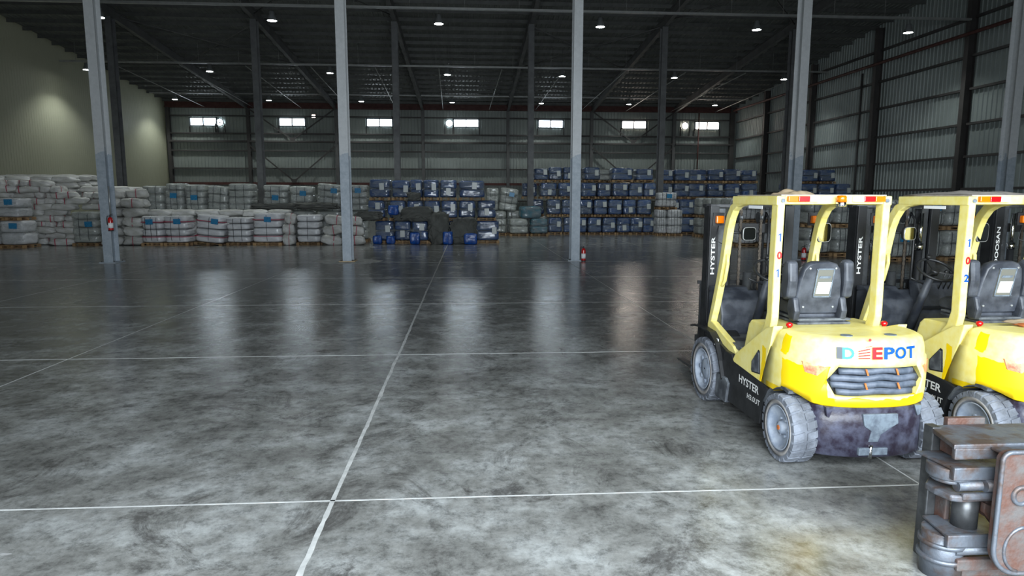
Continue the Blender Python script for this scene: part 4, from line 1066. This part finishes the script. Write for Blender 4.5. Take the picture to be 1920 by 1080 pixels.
    P('dash_console', MB().ext([(1.72, 1.10), (1.76, 1.30), (1.62, 1.28), (1.50, 1.05), (1.56, 1.0)], -0.05, 0.42, 'x'), m_seat, None, 0.02)
    P('cowl', MB().ext([(1.98, 1.16), (1.98, 1.22), (1.85, 1.22), (1.78, 1.18)], -0.50, -0.12, 'x'), m_seat, None, 0.012)
    sc = P('steering_column', MB().cyl((-0.17, 1.52, .80), (-0.17, 1.26, 1.40), 0.05, 14, 0.035), m_seat)
    W = MB(); c0 = Vector((-0.17, 1.20, 1.47)); ax = Vector((0, -0.55, 0.83)).normalized(); u = Vector((1, 0, 0)); v = ax.cross(u)
    W.tube([c0 + u * 0.17 * math.cos(2 * PI * i / 28) + v * 0.17 * math.sin(2 * PI * i / 28) for i in range(28)], 0.014, 8, True)
    for t in (90, 210, 330): W.bar(c0 - ax * 0.02, c0 + u * 0.165 * math.cos(R(t)) + v * 0.165 * math.sin(R(t)), 0.03, 0.012)
    W.cyl(c0 - ax * 0.05, c0 + ax * 0.005, 0.04, 14)
    k1 = c0 + v * 0.165 + ax * 0.012; W.cyl(k1, k1 + ax * 0.045, 0.017, 10, 0.024)
    P('steering_wheel', W, m_black, sc)
    for i in range(4):
        x = 0.18 + 0.055 * i
        P('lever', MB().cyl((x, 1.60, 1.20), (x, 1.50, 1.40), 0.007, 6).lathe([(0.0, 0), (0.018, 0.01), (0.02, 0.03), (0.0, 0.05)], (x, 1.50, 1.39), 'z', 8), m_black)
    P('gear_lever', MB().cyl((-0.17, 1.33, 1.30), (-0.36, 1.30, 1.38), 0.008, 6), m_black)
    # --- wheels
    def wheel(xc, yc, Rr, wd, s, front):
        o = None
        pr = [(Rr * .62, -wd * .42), (Rr * .70, -wd * .48), (Rr * .88, -wd * .50), (Rr * .965, -wd * .42), (Rr * .975, 0), (Rr * .965, wd * .42), (Rr * .88, wd * .50), (Rr * .70, wd * .48), (Rr * .62, wd * .42)]
        o = P('front_wheel' if front else 'rear_wheel', MB().lathe(pr + [pr[0]], (xc, yc, Rr), 'x', 40, False), m_rubber)
        tr = MB(); n = 22
        for i in range(n):
            for sd in (-1, 1):
                t0 = 2 * PI * (i + (0.5 if sd > 0 else 0)) / n; dt = 2 * PI / n * 0.36
                vs = []
                for (xx, rr_) in ((sd * wd * .505, .86), (sd * wd * .50, .975), (sd * wd * .40, 1.0), (sd * wd * .06, 1.0), (sd * wd * .06, .93), (sd * wd * .40, .93)):
                    for q in (-1, 1):
                        t = t0 + q * dt + (0.10 * (1 - abs(xx) / (wd * .5))) * sd; vs.append((xc + xx, yc + math.cos(t) * Rr * rr_, Rr + math.sin(t) * Rr * rr_))
                tr.add(vs, [(0, 1, 3, 2), (2, 3, 5, 4), (4, 5, 7, 6), (6, 7, 9, 8), (8, 9, 11, 10), (10, 11, 1, 0), (0, 2, 4, 6, 8, 10), (11, 9, 7, 5, 3, 1)])
        P('tread_blocks', tr, m_rubber, o)
        P('sidewall_band', MB().lathe([(Rr * .80, s * wd * .49), (Rr * .82, s * wd * .515), (Rr * .72, s * wd * .505), (Rr * .70, s * wd * .47)], (xc, yc, Rr), 'x', 36, False), m_rubber_b, o)
        rim = MB(); f = s * wd
        if front: rp = [(Rr * .64, f * .47), (Rr * .62, f * .50), (Rr * .58, f * .44), (Rr * .54, f * .30), (Rr * .50, f * .26), (Rr * .34, f * .24), (Rr * .30, f * .34), (Rr * .12, f * .36), (0.01, f * .36)]
        else: rp = [(Rr * .66, f * .47), (Rr * .64, f * .50), (Rr * .60, f * .42), (Rr * .50, f * .26), (Rr * .30, f * .20), (Rr * .20, f * .22), (Rr * .18, f * .40), (Rr * .10, f * .44), (0.01, f * .44)]
        rim.lathe(rp, (xc, yc, Rr), 'x', 32, False); ro_ = P('wheel_rim', rim, m_rim, o)
        b = MB(); nb = 8 if front else 6; rb = Rr * (.40 if front else .27)
        for i in range(nb):
            t = 2 * PI * i / nb; q = (yc + rb * math.cos(t), Rr + rb * math.sin(t)); b.cyl((xc + f * .18, *q), (xc + f * (.36 if front else .30), *q), 0.026 if front else 0.014, 6)
        part('wheel_nuts', b, m_rim, o)
        if not front: part('hub_cap', MB().cyl((xc + f * .43, yc, Rr), (xc + f * .47, yc, Rr), 0.02, 10), m_orange, o)
        return o
    for s in (-1, 1):
        wheel(s * 0.545, 0.0, 0.285, 0.20, s, False); wheel(s * 0.545, 1.70, 0.345, 0.22, s, True)
    P('steer_axle', MB().box(-0.46, 0.46, -0.06, 0.06, 0.22, 0.34).cyl((-0.46, -0.14, 0.28), (0.46, -0.14, 0.28), 0.022, 10), m_pgrey, None, 0.01)
    P('drive_axle', MB().cyl((-0.45, 1.70, 0.345), (0.45, 1.70, 0.345), 0.10, 16), m_black)
    # --- mast
    ms = P('mast_outer_rail', MB().box(-0.485, -0.385, 2.06, 2.10, 0.12, 2.10).box(-0.485, -0.455, 2.10, 2.24, 0.12, 2.10).box(-0.485, -0.405, 2.22, 2.25, 0.12, 2.10), m_black, None, 0.004)
    P('mast_outer_rail', MB().box(0.385, 0.485, 2.06, 2.10, 0.12, 2.10).box(0.455, 0.485, 2.10, 2.24, 0.12, 2.10).box(0.405, 0.485, 2.22, 2.25, 0.12, 2.10), m_black, None, 0.004)
    for s in (-1, 1):
        P('mast_inner_rail', MB().box(min(s * .345, s * .375), max(s * .345, s * .375), 2.10, 2.22, 0.15, 2.07).box(min(s * .30, s * .345), max(s * .30, s * .345), 2.10, 2.125, 0.15, 2.07).box(min(s * .30, s * .345), max(s * .30, s * .345), 2.195, 2.22, 0.15, 2.07), m_steel)
        c = P('lift_cylinder', MB().cyl((s * .27, 2.06, 0.15), (s * .27, 2.06, 1.62), 0.036, 14), m_black)
        P('cylinder_rod', MB().cyl((s * .27, 2.06, 1.62), (s * .27, 2.06, 2.02), 0.022, 12).cyl((s * .27, 2.06, 1.60), (s * .27, 2.06, 1.68), 0.04, 14), m_chrome, c)
        P('tilt_cylinder', MB().cyl((s * .40, 1.62, .62), (s * .40, 2.06, .80), 0.035, 12), m_black)
    m = MB()
    for x in (0.115, -0.12):
        m = MB()
        for i in range(62): z = 0.55 + i * 0.0245; m.box(x - 0.016 + 0.004 * (i % 2), x + 0.016 - 0.004 * (i % 2), 2.085, 2.10, z, z + 0.026)
        P('lift_chain', m, m_grease)
    P('free_lift_cylinder', MB().cyl((0.0, 2.12, 0.30), (0.0, 2.12, 1.35), 0.05, 14), m_steel)
    P('hydraulic_hose', MB().tube([(0.19, 2.06, 0.6), (0.19, 2.05, 1.5), (0.19, 2.06, 1.95), (0.19, 2.13, 2.02), (0.19, 2.18, 1.9), (0.19, 2.18, 0.9)], 0.014, 8), m_black)
    for x in (-0.12, 0.115): P('chain_pulley', MB().lathe([(0.05, -.02), (0.062, -.02), (0.05, -.008), (0.05, .008), (0.062, .02), (0.05, .02)], (x, 2.13, 1.97), 'x', 18), m_steel)
    # arched top crosshead and crossmembers
    n = 14; pts = []
    for i in range(n + 1):
        t = PI * i / n; pts.append((-0.50 * math.cos(t), 2.22 - 0.17 * math.sin(t)))
    poly = pts + [(0.50, 2.26), (-0.50, 2.26)]
    P('mast_crosshead', MB().ext(poly, 2.08, 2.12, 'z'), m_black, None, 0.006)
    for z in (0.35, 1.02): P('mast_crossmember', MB().box(-0.385, 0.385, 2.215, 2.245, z, z + 0.12), m_black)
    P('mast_rear_tie', MB().box(-0.385, 0.385, 2.105, 2.12, 1.80, 1.90), m_black)
    # carriage, backrest, forks (forks lowered to the floor)
    cg = P('carriage', MB().box(-0.52, 0.52, 2.27, 2.31, .18, .26).box(-0.52, 0.52, 2.27, 2.31, .52, .60).box(-0.40, -0.32, 2.23, 2.29, .18, .62).box(.32, .40, 2.23, 2.29, .18, .62), m_black, None, 0.004)
    br = MB()
    for i in range(7): x = -0.48 + 0.16 * i; br.box(x - .012, x + .012, 2.27, 2.29, .60, 1.22)
    br.box(-.52, .52, 2.265, 2.295, 1.20, 1.24); P('load_backrest', br, m_black, cg)
    for s in (-1, 1):
        P('fork', MB().ext([(2.32, .62), (2.36, .62), (2.365, .10), (3.38, .05), (3.40, .035), (2.33, .035), (2.32, .06)], s * .30 - .05, s * .30 + .05, 'x'), m_steel, cg, 0.004)
    return T


fl = build_forklift()
TXT = ('text_number', 'text_brand', 'text_model', 'text_logo')


def numbers(T, digits):
    for j, dch in enumerate(digits):
        z = 1.815 - 0.155 * j - (0.0 if digits != '102' else 0.05)
        fn = lambda s, t, d, z=z: (-0.552 + s * 1.0, 0.358 - (0.0028) + (0.0), z + t) if True else None
        # rear leg face runs at y=0.365..0.355 ; letters stand 2 mm proud of it
        def fn(s, t, d, z=z):
            zz = z + t; yy = 0.355 + (0.010 * (2.20 - zz) / 0.60 if zz > 1.6 else 0.010 - 0.010 * (1.6 - zz) / 0.45)
            return (-0.548 + s, yy - 0.0025, zz)
        if dch == '1':
            g = MB()
            for poly in ([(.014, 0), (.027, 0), (.027, .07), (.014, .07)], [(.0, .047), (.014, .056), (.014, .07), (.0, .056)]):
                g.add([fn(a, b, 0) for a, b in poly], [(0, 1, 2, 3)])
        else: g = text_mb(dch, 0.044, 0.07, fn, bold=0.045)
        part('number_digit', g, m_red_i if dch == '0' else m_blue_i, T)


def rail_text(T, txt, z0, z1, mm=m_white_i):
    fn = lambda s, t, d: (-0.418 - t, 2.0575, z0 + s)
    part('rail_lettering', text_mb(txt, z1 - z0, 0.045, fn, bold=0.02), mm, T)


def side_text(T):
    def f1(s, t, d): return (-0.6125, 0.85 - s, 0.43 + t + (0.40 - s) * 0.02)
    part('side_lettering', text_mb('HYSTER', 0.42, 0.075, f1, bold=0.02), m_white_i, T)
    def f2(s, t, d): return (-0.6125, 0.66 - s, 0.335 + t)
    part('side_lettering', text_mb('H3.0UT', 0.26, 0.05, f2, bold=0.01), m_white_i, T)


def cwm(x0, z0):
    def f(s, t, d):
        x = x0 + s; z = z0 + t; off = 0.018 + max(0, (z - 0.925)) * 0.114
        return (x, cwy(x, off) - 0.011, z)
    return f


def depot(T):
    z0 = 0.937
    h = 0.092
    part('logo_letter', text_mb('D', 0.085, h, cwm(-0.300, z0), bold=0.03), m_cyan_i, T)
    def flat(poly):
        m = MB(); f = cwm(0, 0); m.add([f(x, z, 0) for x, z in poly], [tuple(range(len(poly)))]); return m
    q = flat([(-0.338, z0), (-0.297, z0), (-0.297, z0 + h), (-0.338, z0 + h)]); part('logo_bar', q, m_black_i, T)
    for k in range(4):
        a = z0 + 0.004 + k * 0.018; b = z0 + 0.006 + k * 0.024
        part('logo_stripe', flat([(-0.185, a), (-0.095, b - 0.0), (-0.095, b + 0.009), (-0.185, a + 0.009)]), m_red_i, T)
    part('logo_letter', text_mb('E', 0.085, h + 0.004, cwm(-0.078, z0), bold=0.04), m_red_i, T)
    part('logo_roofline', flat([(-0.13, z0 + h + 0.002), (-0.078, z0 + h + 0.012), (-0.078, z0 + h + 0.016), (-0.13, z0 + h + 0.006)]), m_red_i, T)
    m = MB(); f = cwm(0, 0); m.add([f(-0.098 + 0.012 * math.cos(t * PI / 6), z0 + h + 0.06 + 0.012 * math.sin(t * PI / 6), 0) for t in range(12)], [tuple(range(12))]); part('logo_dot', m, m_red_i, T)
    for ch, x, w_ in (('P', 0.018, 0.09), ('O', 0.112, 0.10), ('T', 0.216, 0.085)):
        part('logo_letter', text_mb(ch, w_, h + 0.003, cwm(x, z0), bold=0.035), m_blue_i, T)


def raise_tree(T, loc, rz): T.location = loc; T.rotation_euler = (0, 0, rz)


A = (3.21, 5.15); HR_ = R(1.0)
f2 = copy_tree(fl); f3 = copy_tree(fl)
numbers(fl, '101'); rail_text(fl, 'HYSTER', 1.335, 1.76); side_text(fl); depot(fl)
numbers(f2, '102'); rail_text(f2, 'HYSTER', 1.335, 1.76); side_text(f2); depot(f2)
rail_text(f3, 'DOOSAN', 1.42, 1.86)
for T, lb in ((fl, 'dusty yellow forklift numbered 101, nearest the middle of the hall'), (f2, 'yellow forklift numbered 102 with an orange rag on its rear deck'), (f3, 'forklift at the right edge, only its black mast visible')):
    tag(T, lb, 'forklift', 'forklifts parked side by side')
raise_tree(fl, (A[0], A[1], 0), HR_)


def off(dx, dy): c, s = math.cos(HR_), math.sin(HR_); return (A[0] + c * dx - s * dy, A[1] + s * dx + c * dy, 0)


raise_tree(f2, off(1.69, -0.06), HR_); raise_tree(f3, off(3.42, 0.02), HR_)


# bits lying on the trucks
def crumple(name, m, w, d, h, seed, loc, rot=0):
    mb = MB(); nx, ny = 14, 8; vs = []
    for j in range(ny + 1):
        for i in range(nx + 1):
            x, y = (i / nx - .5), (j / ny - .5); z = h * (0.5 + 0.5 * noise.noise(Vector((x * 4 + seed, y * 4, seed)))) * max(0, 1 - (2 * max(abs(x), abs(y))) ** 3) + 0.004
            vs.append((x * w * (1 + .15 * noise.noise(Vector((y * 5, seed, 1)))), y * d * (1 + .2 * noise.noise(Vector((x * 5, seed, 2)))), z))
    k = len(vs); vs += [(x, y, z - 0.004) for x, y, z in vs]; fs = []
    for j in range(ny):
        for i in range(nx):
            a = j * (nx + 1) + i; fs += [(a, a + 1, a + nx + 2, a + nx + 1), (k + a, k + a + nx + 1, k + a + nx + 2, k + a + 1)]
    mb.add(vs, fs, True); return part(name, mb, m, None, loc=loc, rot=(0, 0, rot))


q = off(-0.16, 0.9); tag(crumple('crumpled_cloth', m_card, .28, .3, .07, 2, (q[0], q[1], 2.217), .3), 'crumpled tan cloth on the roof guard of the nearer forklift', 'cloth')
q = off(1.64, 0.9); tag(crumple('plastic_sheet', m_film, .95, .7, .06, 5, (q[0], q[1], 2.217), .1), 'crumpled dusty plastic sheet on the roof guard of the second forklift', 'sheet')
q = off(1.70, 0.23); tag(crumple('cardboard_scrap', m_card, .34, .18, .035, 8, (q[0], q[1], 1.101), .2), 'torn cardboard scrap on the rear deck of the second forklift', 'cardboard')
q = off(1.63, 0.10); tag(crumple('orange_rag', m_orange, .26, .10, .03, 11, (q[0], q[1], 1.103), .1), 'orange rag beside the cardboard on the second forklift', 'rag')
q = off(1.75 - 0.02, 1.10)
bt = MB().lathe([(0.0, 0), (0.032, 0.0), (0.034, 0.02), (0.034, 0.15), (0.02, 0.19), (0.012, 0.20), (0.012, 0.225), (0.0, 0.225)], (0, 0, 0), 'z', 16)
q = off(1.69 + .05, 1.13); tag(part('water_bottle', bt, m_bottle, None, loc=(q[0], q[1], 0.746)), 'clear water bottle standing in the second forklift cab', 'bottle')

# ================================================================== CLAMP ATTACHMENT in the right foreground
K = empty('clamp_attachment', (2.75, 3.45, 0)); tag(K, 'rusty steel clamp attachment standing in the right foreground corner', 'attachment')


def kp(n, mb, m, b=0.008, s=2):
    mb.v = [(x - 2.75, y - 3.45, z) for x, y, z in mb.v]      # built in hall coordinates
    return part(n, mb, m, K, b, s)


kp('upright_post', MB().box(2.755, 2.815, 3.60, 3.68, 0.0, 0.83), m_steel)
kp('upright_flange', MB().box(2.815, 2.85, 3.52, 3.62, 0.02, 0.81), m_rust)
kp('top_beam', MB().ext([(2.77, 3.66), (2.69, 3.34), (3.6, 3.34), (3.6, 3.66)], 0.795, 0.825, 'z').box(2.70, 3.6, 3.34, 3.37, 0.735, 0.80), m_worn)
kp('top_beam_cap', MB().box(2.79, 2.86, 3.44, 3.58, 0.70, 0.795), m_rust, 0.006)
kp('top_pad', MB().box(2.90, 3.14, 3.67, 3.71, 0.77, 0.86), m_rust)
kp('upper_arm', MB().ext([(2.66, 3.60), (2.69, 3.34), (3.2, 3.34), (3.2, 3.60)], 0.675, 0.69, 'z').box(2.69, 2.97, 3.32, 3.36, 0.62, 0.695), m_worn, 0.01)
kp('upper_roller', MB().cyl((2.76, 3.45, 0.60), (2.76, 3.45, 0.672), 0.115, 32).cyl((2.76, 3.45, 0.575), (2.76, 3.45, 0.60), 0.095, 32), m_worn, 0.01)
kp('arm_shaft', MB().cyl((2.74, 3.36, 0.575), (3.2, 3.36, 0.575), 0.032, 18).cyl((2.88, 3.33, 0.585), (3.2, 3.33, 0.585), 0.036, 18), m_worn, 0)
kp('middle_flange', MB().ext([(2.66, 3.50), (2.66, 3.42), (2.69, 3.33), (2.74, 3.31), (3.2, 3.33), (3.2, 3.50), (2.9, 3.56), (2.72, 3.56)], 0.495, 0.535, 'z').box(2.74, 2.97, 3.30, 3.33, 0.51, 0.55), m_worn, 0.014, 3)
kp('swivel_cylinder', MB().cyl((2.88, 3.45, 0.27), (2.88, 3.45, 0.50), 0.068, 28), m_steel, 0)
kp('valve_block', MB().box(2.96, 3.12, 3.40, 3.50, 0.36, 0.47).box(3.0, 3.08, 3.36, 3.41, 0.39, 0.45), m_rust, 0.012)
kp('link_plate', MB().ext([(2.93, .40), (2.93, .46), (3.2, .34), (3.2, .20), (3.08, .22)], 3.37, 3.40, 'y'), m_rust, 0.006)
kp('cross_beam', MB().box(2.79, 3.13, 3.60, 3.66, 0.22, 0.27).box(2.79, 3.13, 3.57, 3.60, 0.20, 0.235), m_steel)
kp('lower_arm', MB().ext([(2.72, 3.58), (2.69, 3.34), (3.2, 3.34), (3.2, 3.58)], 0.275, 0.29, 'z').box(2.69, 2.98, 3.32, 3.35, 0.22, 0.295), m_worn, 0.01)
kp('lower_roller', MB().cyl((2.76, 3.45, 0.0), (2.76, 3.45, 0.27), 0.11, 32).cyl((2.76, 3.45, 0.10), (2.76, 3.45, 0.125), 0.128, 32).cyl((2.76, 3.45, 0.19), (2.76, 3.45, 0.215), 0.125, 32), m_worn, 0)
kp('lower_shaft', MB().cyl((2.76, 3.36, 0.185), (3.2, 3.36, 0.185), 0.03, 18), m_worn, 0)
kp('bottom_beam', MB().box(2.72, 3.2, 3.38, 3.56, 0.0, 0.06).box(2.76, 3.2, 3.32, 3.36, 0.075, 0.145), m_rust, 0.01)
# big worn side plate with rounded corners, a round boss and an arc groove
pts = []; n = 8; x0, x1, z0, z1 = 2.86, 3.70, 0.13, 0.83
for (cx_, cz_, a0, r2) in ((x0 + 0.15, z0 + 0.15, 180, .15), (x1 - .08, z0 + .08, 270, .08), (x1 - .08, z1 - .08, 0, .08), (x0 + .05, z1 - .05, 90, .05)):
    for i in range(n + 1): t = R(a0 + 90 * i / n); pts.append((cx_ + r2 * math.cos(t), cz_ + r2 * math.sin(t)))
kp('side_plate', MB().ext(pts, 3.20, 3.25, 'y'), m_rust, 0.012, 3)
kp('plate_rim', MB().tube([(a, 3.20, b) for a, b in pts], 0.013, 8, True), m_worn, 0)
kp('plate_top', MB().box(2.90, 3.7, 3.255, 3.335, 0.795, 0.812), m_worn)
kp('round_boss', MB().lathe([(0.038, 0.02), (0.038, -0.015), (0.056, -0.015), (0.06, 0.01), (0.038, 0.02)], (2.985, 3.20, 0.585), 'y', 28, False), m_worn, 0)
kp('plate_groove', MB().tube([(3.03 + 0.11 * math.cos(R(t)), 3.20, 0.27 + 0.13 * math.sin(R(t))) for t in range(90, 262, 12)], 0.010, 6), m_worn, 0)
